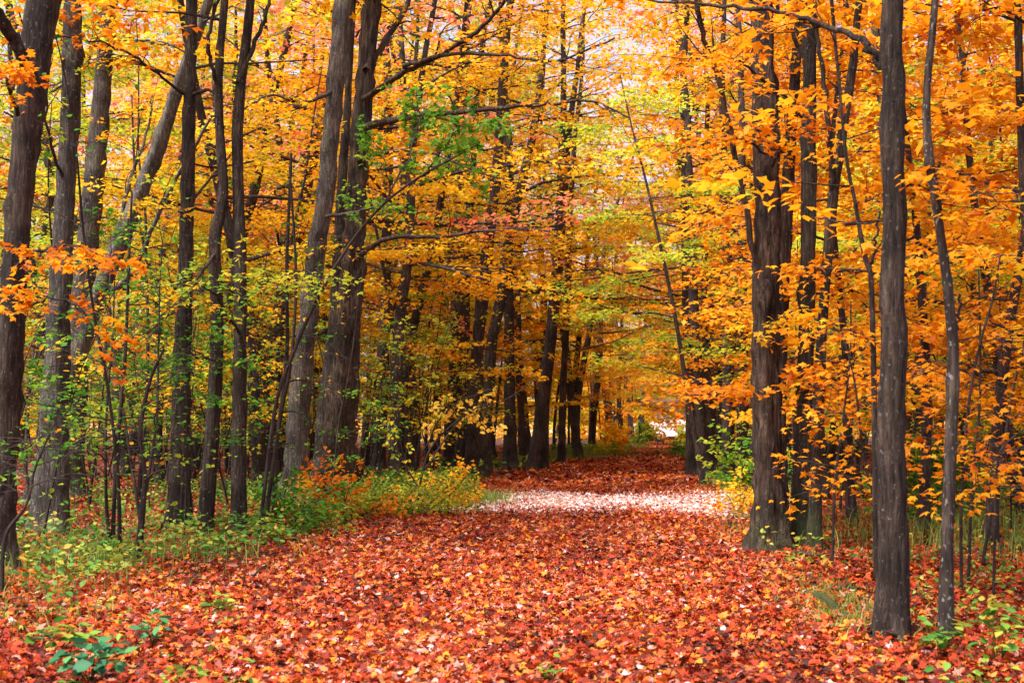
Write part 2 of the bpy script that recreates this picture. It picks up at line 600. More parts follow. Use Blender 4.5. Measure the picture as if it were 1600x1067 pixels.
# ------------------------------------------------------------------ fallen leaves
def litter(mb, n, y0, y1, xfun, size, shape, tilt, tint_fun, up=.02):
    y = np.sqrt(rng.uniform(y0 * y0, y1 * y1, n)) if xfun is None else rng.uniform(y0, y1, n)
    if xfun is None:
        x = rng.uniform(-1, 1, n) * (.40 * y + 1.5)
    else:
        x = xfun(y, n)
    z = gz(x, y) + .028 + np.abs(rng.normal(0, up, n))
    a = rng.uniform(0, 2 * PI, n)
    u = np.stack([np.cos(a), np.sin(a), rng.normal(0, .15, n)], -1)
    nr = rng.normal(0, tilt, (n, 3))
    nr[:, 2] = 1
    tint = tint_fun(x, y, n)
    keep = tint >= 0
    place_leaves(mb, np.stack([x, y, z], -1)[keep], u[keep], nr[keep], (size * rng.uniform(.6, 1.3, n))[keep], tint[keep], shape, rng.uniform(-2.5, 3.5, keep.sum()))


def tint_litter(x, y, n):
    off = np.abs(x - path_x(y)) - path_w(y)
    t = np.clip(rng.beta(1.7, 1.9, n) * .74, 0, .74)
    # drifts: patches of fresher and of older, browner leaves
    dr = np.sin(x * 1.3 + .8 * np.sin(y * .6)) * np.cos(y * .9 + 1.0) + .7 * np.sin(x * 3.1 - y * 2.3 + 1.0) * np.cos(x * 1.7 + y * 1.9)
    tk = np.exp(-((np.abs(x - path_x(y)) - .85) / .32) ** 2)
    t = np.clip(t + .085 * dr - .07 * tk, 0, .74)
    t = np.where(rng.uniform(0, 1, n) < .10, rng.uniform(.60, .74, n), t)
    pale = rng.uniform(0, 1, n)
    t = np.where(pale < .12 + .06 * dr, rng.uniform(.74, .90, n), t)
    # leaves within the band across the path are paler
    band = np.exp(-((y - 27.0 - .5 * np.sin(x * 1.3) - .3 * np.sin(x * 3.7 + y)) / (3.0 + .5 * np.sin(x * 2.1))) ** 4) * (off < 1.6) * (x > -1.2 + .3 * np.sin(y * 2))
    t = np.where(rng.uniform(0, 1, n) < band * .88, rng.uniform(.84, 1, n), t)
    # away from the path the litter is thinner and browner
    t = np.where((off > .4) & (rng.uniform(0, 1, n) < .35), t * .6, t)
    drop = np.clip(off / 5.0, 0, .55) + np.where(dr < -.8, .5, 0)
    t = np.where(rng.uniform(0, 1, n) < drop, -1, t)
    return t


lm = MB()
litter(lm, 120000, 4.2, 15, None, .058, 'maple', .50, tint_litter, .028)
litter(lm, 190000, 15, 34, None, .070, 'lobed', .50, tint_litter, .028)
litter(lm, 45000, 34, 116, lambda y, n: path_x(y) + rng.uniform(-1, 1, n) * (path_w(y) + .3), .15, 'lobed', .3, tint_litter)
litter(lm, 42000, 34, 85, None, .17, 'kite', .35, tint_litter)
tag(lm.build('fallen_leaves', M_LITTER, tint=True), 'thick carpet of red, orange and pale maple leaves on the path and forest floor', kind='stuff')

# ------------------------------------------------------------------ hero trees
HERO = []          # (px, d, short phrase) used to say where other trees stand


def hero(label, d, path, bark, pal, top=13.0, rough=.10, seg=18, flare=.5, limbs=(), crown=(16, 2.6), leafs=9, size=.10, shape='lobed',
         low=(), group=None, short=None, clear=None, knots=5, name='maple_tree', tintb=.0):
    """path: [(px, py, width px)] bottom to top at distance d; limbs: dicts with a pixel path that leave the trunk;
    low: (n, z0, z1, rad) sparse leafy twigs on the visible trunk; crown: (n limbs, radius) from CLEAR up"""
    base = at(path[0][0], path[0][1], d)
    base[2] = float(gz(base[0], d)) - .04
    W = [base] + [at(px, py, d) for px, py, _ in path[1:]]
    R = [w * .455 * d / F for *_, w in path]
    # lean slightly in depth so that it is not a cut-out
    ld = rng.normal(0, .02)
    for q in W[1:]:
        q[1] += ld * (q[2] - base[2])
    dirv = W[-1] - W[-2]
    dirv /= np.linalg.norm(dirv)
    q = W[-1]
    r = R[-1]
    while q[2] < top:
        dirv = dirv * .85 + np.array((rng.normal(0, .05), rng.normal(0, .05), .2))
        dirv /= np.linalg.norm(dirv)
        q = q + dirv * 1.2
        r = max(.02, r * .88)
        W.append(q)
        R.append(r)
    W = np.array(W) - base
    n = max(24, int(top / .16))
    # resample by arc length
    s = np.concatenate([[0], np.cumsum(np.linalg.norm(np.diff(W, axis=0), axis=1))])
    fine = spline(W, 200)
    fr = np.interp(np.linspace(0, len(W) - 1, 200), np.arange(len(W)), R)
    s = np.concatenate([[0], np.cumsum(np.linalg.norm(np.diff(fine, axis=0), axis=1))])
    q = np.linspace(0, s[-1], n)
    tp = np.stack([np.interp(q, s, fine[:, k]) for k in range(3)], -1)
    tr = np.interp(q, s, fr)
    root = empty(name, base)
    tag(root, label, 'tree', group)
    tb = MB()
    kn = [(rng.uniform(.8, 7.0), rng.uniform(0, 6.28), rng.uniform(.2, .6)) for _ in range(knots)]
    tube(tb, tp, tr, seg, rough, flare, kn)
    ob = tb
    spr = []
    # limbs drawn from the photograph
    for lb in limbs:
        pts = [at(px, py, d + dd) for px, py, dd, _ in lb['path']]
        pts = np.array(pts) - base
        pts[:, 2] += 0
        rr = [w * .42 * d / F for *_, w in lb['path']]
        m = max(10, 5 * len(pts))
        f2 = spline(pts, m)
        f2[1:-1] += rng.normal(0, .012, (m - 2, 3))
        r2 = np.interp(np.linspace(0, len(pts) - 1, m), np.arange(len(pts)), rr)
        bb = MB()
        tube(bb, f2, r2, 9, .05)
        sp = []
        if lb.get('side', 4):
            for k in range(lb.get('side', 4)):
                t = rng.uniform(lb.get('t0', .3), .95)
                i = int(t * (m - 2))
                dd = rotz(f2[i + 1] - f2[i], (1 if k % 2 else -1) * rng.uniform(.4, 1.0))
                dd[2] += rng.normal(0, .02)
                w2 = wander(f2[i], dd / np.linalg.norm(dd), lb.get('len', .9) * rng.uniform(.6, 1.3), 5, .16, .9)
                tube(bb, w2, np.linspace(max(.004, r2[i] * .5), .003, len(w2)), 5)
                add_sprays(sp, w2, .3, lb.get('step', .35), lb.get('L', .5), rng.uniform(.3, .7))
        add_sprays(sp, f2, lb.get('t0', .3), lb.get('step', .35), lb.get('L', .5), rng.uniform(.3, .7))
        if lb.get('leaves', 1) > 0:
            k = max(1, int(len(sp) * min(1, lb.get('leaves', 1))))
            sp = [sp[x] for x in rng.permutation(len(sp))[:k]]
            spray_twigs(bb, sp)
        br = bb.build('branch', B_TWIG if rr[0] < .03 else bark, root, smooth=True)
        if lb.get('leaves', 1) > 0:
            if lb.get('pal'):
                lf = MB()
                spray_leaves(lf, sp, lb.get('per', 12), lb.get('size', size), lb.get('shape', shape), nsd=lb.get('nsd', .45), hang=lb.get('hang', .3))
                lo = lf.build('foliage', LEAF[lb['pal']], br, tint=True)
            else:
                spr += sp
    for (nl, z0, z1, rad) in low:
        crown_limbs(ob, spr, tp, tr, z0, z1, nl, rad, elev=(-.1, .45), nsec=2, step=.5, L=.5)
    if crown:
        c0 = clear if clear is not None else max(6.0, 1.6 + d * .30)
        spr2 = []
        crown_limbs(ob, spr2, tp, tr, min(c0, top - 3), top * .97, crown[0], crown[1], elev=(.2, .8), nsec=2, step=.7, L=.9)
    spray_twigs(tb, spr)
    tb.build('trunk', bark, root, smooth=True)
    lf = MB()
    spray_leaves(lf, [(a, b, c, np.clip(t + tintb, 0, 1)) for a, b, c, t in spr], leafs, size, shape)
    if crown:
        spray_leaves(lf, spr2, 9, .15, 'lobed')
    if lf.n:
        lf.build('crown', LEAF[pal], root, tint=True)
    HERO.append((path[0][0], d, short or label))
    return root


# --- near and middle trees to the left of the path
hero('thick dark trunk with a forked limb, cut by the left edge of the photo', 14.5,
     [(-6, 900, 56), (4, 700, 48), (12, 540, 45), (26, 300, 45), (44, 120, 48), (58, 0, 54)], B_DARK, 'orange', short='thick forked dark trunk',
     limbs=[dict(path=[(40, 100, 0, 22), (15, 50, -.2, 24), (-20, 0, -.4, 24), (-60, -60, -.5, 20)], leaves=0, side=0),
            dict(path=[(18, 420, -.2, 8), (60, 395, -.8, 5), (110, 385, -1.2, 3), (150, 395, -1.6, 2)], side=5, len=.45, L=.32, t0=.1, per=13, size=.085, shape='maple', pal='orange', hang=.5),
            dict(path=[(12, 500, .1, 6), (60, 470, -.5, 4), (120, 478, -1, 3), (170, 560, -1.4, 2)], side=5, len=.5, L=.3, t0=.2, per=12, size=.085, shape='maple', pal='orange', hang=.5),
            dict(path=[(28, 180, -.3, 8), (5, 120, -1, 5), (-15, 100, -1.5, 3)], side=5, len=.4, L=.35, t0=.2, per=14, size=.09, shape='maple', pal='orange', hang=.5)])
hero('slim grey pale-flecked trunk with a swollen knot, standing beside the thick forked dark trunk', 19.0,
     [(78, 835, 58), (86, 640, 44), (94, 480, 37), (104, 300, 33), (112, 150, 31), (116, 0, 29)], B_GREY, 'yellow-green', short='grey pale-flecked trunk',
     limbs=[dict(path=[(104, 300, 0, 7), (75, 210, -.5, 5), (65, 110, -.9, 4), (30, 20, -1.5, 3)], leaves=.6, side=4, L=.35, per=9, size=.09, shape='maple')], knots=9)
hero('tall grey ash-coloured trunk leaning gently right, behind the pale-flecked trunk', 28.0,
     [(108, 790, 42), (118, 600, 38), (132, 420, 36), (148, 250, 32), (158, 120, 30), (168, 0, 28)], B_GREY, 'yellow-green', short='leaning grey trunk',
     low=[(3, 3.5, 8, 1.6)], leafs=10, size=.11)
hero('mossy grey trunk slanting steeply to the right with crooked side limbs', 25.0,
     [(52, 780, 38), (110, 590, 34), (148, 480, 31), (200, 355, 29), (246, 240, 25), (284, 130, 21), (330, 0, 17)], B_GREY, 'yellow-green', short='steeply slanting trunk',
     limbs=[dict(path=[(150, 470, 0, 12), (205, 430, -.4, 9), (250, 330, -.7, 8), (300, 235, -1, 6), (350, 150, -1.2, 4)], leaves=.4, side=5, L=.5, per=8),
            dict(path=[(180, 395, 0, 9), (200, 290, .3, 7), (228, 215, .5, 5), (238, 150, .6, 4)], leaves=.4, side=4, L=.5, per=8)], top=11, crown=(8, 2.0))
hero('straight brown trunk standing between the slanting trunk and the crooked one', 20.0,
     [(278, 838, 37), (283, 640, 31), (288, 480, 27), (293, 300, 23), (296, 140, 21), (299, 0, 20)], B_DARK, 'golden', short='straight brown trunk',
     limbs=[dict(path=[(293, 150, 0, 8), (330, 142, -.3, 6), (345, 170, -.5, 5), (344, 240, -.4, 4)], leaves=0, side=0),
            dict(path=[(292, 150, 0, 6), (240, 110, -.5, 5), (190, 78, -1, 4), (120, 60, -1.6, 3), (60, 60, -2, 2)], side=8, t0=.15, len=.8, L=.45, per=11, size=.09, shape='maple', pal='orange', hang=.35),
            dict(path=[(288, 330, 0, 6), (340, 270, .6, 4), (400, 250, 1, 3)], side=5, L=.45, per=11, size=.09, shape='maple')], low=[(3, 2.5, 6.5, 1.3)], leafs=11)
hero('crooked dark trunk with zigzag kinks, just left of the thin straight forked trunk', 19.0,
     [(318, 850, 26), (332, 660, 23), (340, 520, 21), (335, 380, 19), (348, 300, 17), (343, 220, 15), (341, 120, 14), (350, 0, 12)], B_DARK, 'golden', short='crooked kinked trunk',
     limbs=[dict(path=[(338, 130, 0, 8), (325, 60, -.2, 7), (345, -10, -.2, 6)], leaves=.2, side=2),
            dict(path=[(337, 395, 0, 7), (305, 440, -.5, 5), (280, 480, -1, 4), (230, 520, -1.4, 3)], leaves=.6, side=3, L=.4, per=10)], top=10, crown=(8, 1.8), knots=9)
hero('thin straight forked trunk rising beside the crooked kinked one', 19.0,
     [(373, 842, 27), (373, 640, 23), (374, 450, 21), (369, 300, 19), (367, 200, 19), (374, 110, 17), (386, 0, 15)], B_DARK, 'golden', short='thin forked trunk',
     limbs=[dict(path=[(371, 130, 0, 9), (392, 85, .2, 8), (412, 35, .3, 8), (425, -20, .4, 6)], leaves=0, side=1),
            dict(path=[(374, 470, 0, 6), (420, 440, -.8, 4), (470, 425, -1.4, 3), (505, 440, -1.8, 2)], side=7, t0=.1, len=.7, L=.5, per=13, size=.08, pal='yellow-green', hang=.2),
            dict(path=[(374, 520, 0, 6), (330, 455, -.6, 4), (285, 440, -1, 3)], side=6, t0=.15, len=.6, L=.45, per=12, size=.08, pal='yellow-green', hang=.2),
            dict(path=[(374, 570, 0, 5), (320, 560, -.8, 4), (280, 545, -1.2, 2)], side=6, t0=.1, len=.7, L=.5, per=13, size=.075, pal='green', hang=.2)])
hero('stout greyish trunk leaning right, close behind the rough-barked double trunk', 26.0,
     [(454, 800, 50), (461, 740, 41), (470, 600, 35), (493, 400, 31), (509, 300, 28), (523, 150, 28), (536, 0, 28)], B_GREY, 'golden', short='stout leaning trunk',
     limbs=[dict(path=[(524, 140, 0, 8), (480, 160, -.6, 6), (420, 150, -1, 4), (370, 180, -1.4, 3)], side=4, L=.5, per=8),
            dict(path=[(505, 340, 0, 8), (560, 330, -.8, 5), (600, 320, -1.2, 3)], side=5, L=.4, per=9, pal='green', shape='maple', size=.09)])
hero('massive rough-barked brown trunk at the left path edge, long limbs over the path', 27.0,
     [(520, 800, 80), (528, 690, 56), (539, 580, 46), (548, 450, 37), (556, 300, 30), (567, 150, 29), (580, 0, 29)], B_ROUGH, 'orange', rough=.17, seg=26, short='massive rough-barked trunk',
     limbs=[dict(path=[(566, 200, 0, 16), (610, 188, -.6, 13), (660, 180, -1.2, 11), (760, 172, -2, 8), (850, 163, -2.6, 6), (930, 160, -3.2, 4), (985, 185, -3.6, 3)], leaves=.35, side=7, len=1.4, t0=.35),
            dict(path=[(568, 155, 0, 13), (625, 118, -.8, 11), (690, 85, -1.4, 9), (745, 50, -2, 8), (800, -10, -2.6, 6)], leaves=.3, side=5, len=1.3),
            dict(path=[(630, 105, -1, 8), (700, 85, -1.6, 7), (780, 86, -2.2, 5), (870, 95, -3, 4), (960, 60, -3.6, 3)], leaves=.4, side=7, len=1.3),
            dict(path=[(572, 110, 0, 14), (605, 60, .8, 12), (640, 0, 1.4, 10), (660, -60, 1.8, 8)], leaves=.1, side=2),
            dict(path=[(560, 400, 0, 11), (610, 372, -1, 8), (700, 368, -1.6, 6), (790, 358, -2.4, 5), (860, 362, -3, 3)], leaves=.4, side=6, len=1.2),
            dict(path=[(562, 250, 0, 8), (620, 235, -1.4, 6), (690, 245, -2, 4), (760, 275, -2.6, 3), (850, 292, -3.2, 2)], leaves=.4, side=5, len=1.0)])
hero('dark narrow trunk fused at the foot with the massive rough-barked one', 27.8,
     [(506, 795, 44), (513, 640, 38), (523, 500, 24), (532, 300, 16), (541, 150, 13), (548, 0, 11)], B_DARK, 'golden', short='dark narrow trunk')
# thin arching stem that carries the bright green leaves
hero('thin arching maple sapling with bright green leaves, bowed over beside the massive trunk', 18.0,
     [(402, 850, 7), (430, 640, 6.5), (452, 570, 6), (490, 480, 6), (545, 385, 5), (600, 320, 4.5), (660, 275, 4), (715, 245, 3), (750, 225, 2)],
     B_TWIG, 'green', top=.5, crown=None, rough=.04, seg=8, flare=0, knots=0, short='arching green sapling', name='maple_sapling',
     limbs=[dict(path=[(600, 320, 0, 4), (640, 240, .3, 3), (655, 190, .4, 2), (650, 155, .5, 1.5)], side=6, len=.5, t0=.3, step=.16, L=.26, per=8, size=.085, shape='maple', pal='green', hang=.5, nsd=.6),
            dict(path=[(660, 275, 0, 4), (690, 235, -.3, 3), (720, 200, -.4, 2), (765, 190, -.5, 1.5)], side=6, len=.5, t0=.1, step=.16, L=.26, per=9, size=.085, shape='maple', pal='green', hang=.5, nsd=.6),
            dict(path=[(640, 290, 0, 3), (690, 255, .2, 2), (740, 260, .3, 1.5)], side=5, len=.4, t0=.2, step=.18, L=.26, per=8, size=.085, shape='maple', pal='green', hang=.5, nsd=.6),
            dict(path=[(610, 310, 0, 3), (600, 250, -.2, 2), (575, 230, -.3, 1.5)], side=4, len=.35, t0=.3, step=.2, L=.25, per=6, size=.08, shape='maple', pal='green', hang=.5, nsd=.6)])
# --- middle distance, left bank of the path
MIDL = [
    ('straight dark trunk with ragged bark, standing just past the massive rough-barked trunk', 41, [(590, 760, 22), (598, 600, 20), (602, 420, 19), (606, 200, 17)], 'golden', 'ragged dark trunk'),
    ('slim mottled trunk between the ragged dark trunk and the close pair', 44, [(634, 745, 17), (634, 500, 16), (630, 300, 14), (628, 150, 12)], 'yellow-green', 'slim mottled trunk'),
    ('left one of two close dark trunks behind the yellow-leaved branch', 46, [(704, 735, 26), (712, 560, 23), (716, 400, 21), (720, 200, 18)], 'orange', 'close dark trunks'),
    ('right one of two close dark trunks behind the yellow-leaved branch', 47, [(727, 733, 18), (726, 560, 16), (730, 400, 14), (742, 200, 12)], 'orange', 'close dark trunks'),
    ('dark leaning trunk at the path edge with bare base and golden leaves over its top', 40, [(742, 748, 32), (742, 640, 25), (748, 520, 22), (760, 400, 21), (775, 280, 18), (785, 150, 16)], 'golden', 'dark leaning trunk'),
    ('upright dark trunk right of the leaning one, skirted by low green plants', 44, [(797, 738, 24), (796, 600, 19), (795, 440, 17), (796, 250, 14)], 'orange', 'upright dark trunk'),
    ('trunk bent sharply right near its base, beside the path', 43, [(828, 738, 20), (838, 690, 19), (850, 600, 17), (862, 500, 16), (872, 380, 15), (880, 200, 12)], 'golden', 'bent trunk'),
    ('dark double-looking trunk close behind the sharply bent one', 45, [(850, 735, 16), (852, 640, 14), (862, 540, 14), (875, 400, 13), (888, 220, 11)], 'golden', 'double-looking trunk'),
    ('slender straight trunk on the grassy bank, first past the sharply bent one', 50, [(877, 718, 13), (880, 600, 12), (886, 480, 11), (892, 300, 10)], 'orange', 'slender bank trunk'),
]
for lb, d, pth, pal, sh in MIDL:
    w0 = pth[0][2]
    hero(lb, d, pth, B_FAR, pal, top=17, rough=.08, seg=12, crown=(14, 2.8), clear=6.5, leafs=12, size=.13, shape='lobed', low=[(5, 3.6, 7.5, 2.2)], short=sh, knots=3)
# --- right side
hero('large rough-barked trunk with flared mossy foot, standing beside the path', 17.0,
     [(1203, 866, 54), (1200, 760, 46), (1199, 600, 46), (1199, 420, 46), (1201, 250, 42), (1197, 120, 38), (1195, 0, 35)], B_ROUGH, 'orange', rough=.16, seg=26, flare=.8, short='large rough-barked trunk',
     limbs=[dict(path=[(1185, 425, 0, 11), (1165, 330, -.1, 12), (1145, 230, -.2, 11), (1125, 130, -.3, 10), (1100, 60, -.4, 9), (1085, -10, -.5, 8)], leaves=.35, side=5, t0=.4, len=.8, L=.35, size=.085, shape='maple', per=8),
            dict(path=[(1206, 260, -.1, 6), (1225, 225, -.6, 4), (1245, 205, -.9, 3)], side=4, len=.4, t0=.2, L=.3, per=11, size=.085, shape='maple', hang=.5, pal='orange'),
            dict(path=[(1206, 520, -.1, 5), (1230, 490, -.5, 3), (1255, 495, -.8, 2)], side=5, len=.35, t0=.1, L=.28, per=11, size=.085, shape='maple', hang=.5, pal='golden'),
            dict(path=[(1195, 240, -.1, 6), (1150, 215, -.8, 4), (1100, 225, -1.4, 3), (1050, 240, -2, 2)], side=8, len=.7, t0=.15, L=.35, per=12, size=.08, shape='maple', hang=.4, pal='orange'),
            dict(path=[(1196, 130, -.1, 6), (1150, 95, -.8, 4), (1090, 90, -1.4, 3), (1040, 110, -2, 2)], side=8, len=.7, t0=.15, L=.35, per=11, size=.08, shape='maple', hang=.4, pal='orange')])
hero('second trunk half hidden behind the large rough-barked one', 19.5,
     [(1218, 820, 27), (1217, 640, 24), (1222, 460, 24), (1230, 300, 22), (1238, 180, 19), (1246, 60, 16), (1250, 0, 15)], B_DARK, 'golden', short='half hidden trunk')
hero('dark straight twin trunk, the thicker stem of a pair with mossy feet', 17.3,
     [(1252, 868, 36), (1256, 700, 30), (1259, 540, 28), (1262, 380, 26), (1263, 200, 25), (1265, 0, 23)], B_MOSS, 'orange', short='thicker stem of the mossy pair',
     limbs=[dict(path=[(1262, 190, 0, 5), (1225, 150, -.5, 4), (1180, 135, -1, 3)], side=4, L=.35, per=9, size=.085, shape='maple'),
            dict(path=[(1265, 100, 0, 9), (1242, 60, .2, 8), (1215, 10, .3, 7)], leaves=.2, side=1),
            dict(path=[(1260, 600, -.1, 5), (1285, 590, -.6, 3), (1310, 612, -.9, 2)], side=4, len=.4, t0=.1, L=.28, per=9, size=.085, shape='maple', hang=.5, pal='orange')])
hero('slimmer curving stem of the mossy pair, greenish at the foot', 16.8,
     [(1272, 876, 24), (1276, 720, 21), (1282, 560, 19), (1291, 420, 18), (1302, 300, 17), (1320, 180, 15), (1333, 90, 13), (1342, 0, 12)], B_MOSS, 'orange', short='slimmer stem of the mossy pair',
     limbs=[dict(path=[(1300, 310, 0, 10), (1297, 220, -.2, 10), (1288, 130, -.3, 9), (1276, 40, -.3, 7), (1270, -20, -.3, 6)], leaves=.15, side=2, t0=.5)])
hero('thick smooth dark trunk with knots and one long limb arching over the path', 10.3,
     [(1391, 1000, 50), (1393, 850, 44), (1388, 660, 42), (1393, 530, 41), (1387, 470, 42), (1391, 340, 39), (1385, 230, 39), (1388, 130, 36), (1382, 90, 36), (1384, 0, 32)], B_DARK, 'orange', rough=.09, seg=26, flare=.5, short='thick smooth dark trunk',
     limbs=[dict(path=[(1378, 110, 0, 17), (1360, 78, 0, 15), (1325, 52, .1, 12), (1260, 32, .3, 10), (1180, 14, .5, 8), (1090, 6, .8, 6), (1000, -4, 1, 5)], leaves=.35, side=6, t0=.4, len=.6, L=.3, per=9, size=.08, shape='maple'),
            dict(path=[(1380, 345, 0, 4), (1330, 348, .3, 3.5), (1280, 342, .6, 3)], leaves=0, side=1, len=.4),
            dict(path=[(1396, 300, 0, 5), (1440, 290, -.2, 3), (1480, 330, -.3, 2)], side=5, len=.4, t0=.1, L=.25, per=9, size=.075, shape='maple', hang=.4)], crown=(14, 2.4), clear=5.6, knots=9)
hero('slim wavy trunk with pale lichen dots, right of the thick smooth dark one', 10.0,
     [(1477, 1005, 28), (1480, 860, 22), (1486, 700, 21), (1491, 580, 20), (1484, 470, 17), (1470, 360, 16), (1456, 260, 15), (1449, 180, 14), (1454, 90, 13), (1463, 0, 12)], B_SPECK, 'orange', rough=.06, seg=18, flare=.25,
     short='slim wavy dotted trunk', limbs=[dict(path=[(1490, 560, 0, 8), (1496, 500, .1, 6), (1500, 460, .2, 5)], leaves=0, side=0),
            dict(path=[(1465, 330, 0, 4), (1520, 300, .2, 3), (1570, 320, .3, 2)], side=6, len=.4, t0=.15, L=.28, per=10, size=.075, shape='maple', hang=.4)], top=10, crown=(10, 2.0), clear=5.4, knots=5)
hero('thin dark forked stem between the mossy pair and the thick smooth trunk', 13.5,
     [(1372, 960, 12), (1368, 800, 11), (1366, 640, 10), (1360, 430, 9), (1350, 400, 8), (1336, 320, 7), (1322, 250, 6), (1310, 130, 5)], B_DARK, 'orange', top=6.5, crown=(6, 1.3), clear=4.6, rough=.06, seg=10, flare=.2,
     short='thin forked stem', name='maple_sapling', limbs=[dict(path=[(1360, 420, 0, 6), (1368, 380, 0, 5), (1375, 330, .1, 4)], leaves=.3, side=1, L=.25)], low=[(5, 2.0, 4.2, .9)], leafs=9, size=.08, shape='maple')
hero('slanting slim trunk at the right, leaning left behind orange leaves', 21.0,
     [(1600, 800, 17), (1578, 690, 16), (1560, 560, 15), (1545, 440, 14), (1528, 320, 12), (1517, 200, 11), (1508, 60, 10)], B_DARK, 'orange', top=10, crown=(10, 2.2), short='slanting slim trunk', low=[(6, 1.5, 6.5, 1.8)], leafs=13, size=.09, shape='maple')
hero('short dark trunk cut by the right edge of the photo', 16.0,
     [(1632, 860, 22), (1618, 600, 19), (1606, 400, 17), (1596, 230, 15), (1590, 60, 13)], B_DARK, 'orange', top=9, crown=(8, 2.0), short='edge trunk', low=[(6, 1.5, 6, 1.6)], leafs=13, size=.09, shape='maple')
MIDR = [
    ('forward left trunk of the tight stand right of the tunnel mouth', 40, [(1082, 745, 22), (1078, 620, 18), (1072, 480, 16), (1068, 300, 14)], 'yellow-green', 'tight stand'),
    ('grey trunk second in the tight stand right of the tunnel mouth', 39, [(1100, 748, 20), (1092, 620, 17), (1084, 480, 16), (1078, 300, 14)], 'golden', 'tight stand'),
    ('leaning thin trunk within the tight stand right of the tunnel', 42, [(1116, 740, 13), (1108, 640, 12), (1102, 500, 11), (1104, 300, 10)], 'orange', 'tight stand'),
    ('dark trunk in the middle of the tight stand, behind green sapling leaves', 37, [(1136, 752, 19), (1136, 600, 16), (1134, 450, 15), (1130, 300, 13)], 'orange', 'tight stand'),
    ('last trunk of the tight stand, just left of the large rough-barked tree', 35, [(1160, 760, 23), (1160, 600, 18), (1158, 450, 16), (1155, 300, 14)], 'orange', 'tight stand'),
]
for lb, d, pth, pal, sh in MIDR:
    hero(lb, d, pth, B_FAR, pal, top=16, rough=.08, seg=12, crown=(14, 2.6), clear=6.0, leafs=12, size=.12, low=[(6, 3.2, 7, 2.3)], short=sh, knots=3)

hm = MB()
for r in [o for o in S.objects if o.get('category') == 'tree' and o.location.y < 32]:
    b = r.location
    n = 170
    a = rng.uniform(0, 6.28, n)
    tr0 = .16 if b.y > 12 else .12
    q = tr0 + np.abs(rng.normal(0, .20, n))
    x, y = b.x + np.cos(a) * q, b.y + np.sin(a) * q
    z = gz(x, y) + .03 + np.clip(.10 * np.exp(-(q - tr0) / .12) * rng.uniform(0, 1, n), 0, .1)
    u = np.stack([np.cos(a + 1.5), np.sin(a + 1.5), rng.normal(0, .3, n)], -1)
    nr = rng.normal(0, .5, (n, 3)) + np.stack([np.cos(a) * .6, np.sin(a) * .6, np.ones(n)], -1)
    place_leaves(hm, np.stack([x, y, z], -1), u, nr, .075 * rng.uniform(.6, 1.3, n), np.clip(rng.beta(1.5, 2, n) * .74, 0, .74), 'maple')
tag(hm.build('fallen_leaves', M_LITTER, tint=True), 'fallen leaves heaped against the feet of the nearer trunks', kind='stuff')

# ------------------------------------------------------------------ tree kinds for the stands behind
def make_kind(name, h, r, clear, rad, nl, per, size, step, L, elev, lean=.02, flat=.86, shape='kite', nsec=4, bark=B_FAR):
    n = max(7, int(h / 1.1))
    d = np.array((rng.normal(0, lean), rng.normal(0, lean), 1.0))
    pts = [np.zeros(3)]
    for _ in range(n):
        d = d + np.array((rng.normal(0, .06), rng.normal(0, .06), .03))
        d /= np.linalg.norm(d)
        pts.append(pts[-1] + d * h / n)
    tp = spline(pts, n * 3)
    tr = r * (1 - .8 * np.linspace(0, 1, len(tp)) ** 1.2)
    tr[:3] *= np.array([1.45, 1.15, 1.03])
    tp[0, 2] = -.08
    tb = MB()
    tube(tb, tp, tr, 9, .05)
    spr = []
    crown_limbs(tb, spr, tp, tr, clear, h * .97, nl, rad, elev=elev, nsec=nsec, step=step, L=L, flat=flat)
    spray_twigs(tb, spr, .005)
    root = empty(name, (0, 0, 0))
    tb.build('trunk', bark, root, smooth=True)
    lf = MB()
    spray_leaves(lf, spr, per, size, shape)
    lf.build('crown', LEAF['golden'], root, tint=True)
    return root


KIND = {'tall': [], 'low': [], 'pole': []}
for k in range(6):
    KIND['tall'].append(make_kind('maple_tree', rng.uniform(16, 20), rng.uniform(.14, .20), rng.uniform(3.5, 6), rng.uniform(2.7, 3.5), 24, 18, .135, .52, .85, (.1, .7)))
for k in range(6):
    KIND['low'].append(make_kind('maple_tree', rng.uniform(7, 10), rng.uniform(.055, .085), rng.uniform(1.3, 2.2), rng.uniform(2.2, 2.8), 17, 20, .115, .42, .75, (-.05, .45), lean=.06, flat=.7))
for k in range(5):
    KIND['pole'].append(make_kind('maple_tree', rng.uniform(7, 11), rng.uniform(.030, .050), rng.uniform(2.5, 4), rng.uniform(1.0, 1.5), 12, 12, .10, .5, .5, (.2, .9), lean=.08, nsec=1, bark=B_TWIG))
KIND['arch'] = []
KIND['edge'] = [make_kind('maple_tree', rng.uniform(8, 9.5), rng.uniform(.055, .08), 3.0, rng.uniform(2.0, 2.5), 14, 18, .115, .42, .75, (.1, .5), lean=.05, flat=.8) for _ in range(3)]
for k in range(3):
    KIND['arch'].append(make_kind('maple_tree', rng.uniform(14, 16), rng.uniform(.13, .17), rng.uniform(4.0, 4.8), rng.uniform(4.6, 5.4), 20, 14, .125, .5, .9, (.0, .5), flat=.8))
used = set()


def nearest_hero(px, d):
    best = min((h for h in HERO if h[1] < d), key=lambda h: abs(h[0] - px), default=HERO[0])
    return best[2], px < best[0]


taken = [(at(h[0], 700, h[1])[0], h[1]) for h in HERO]


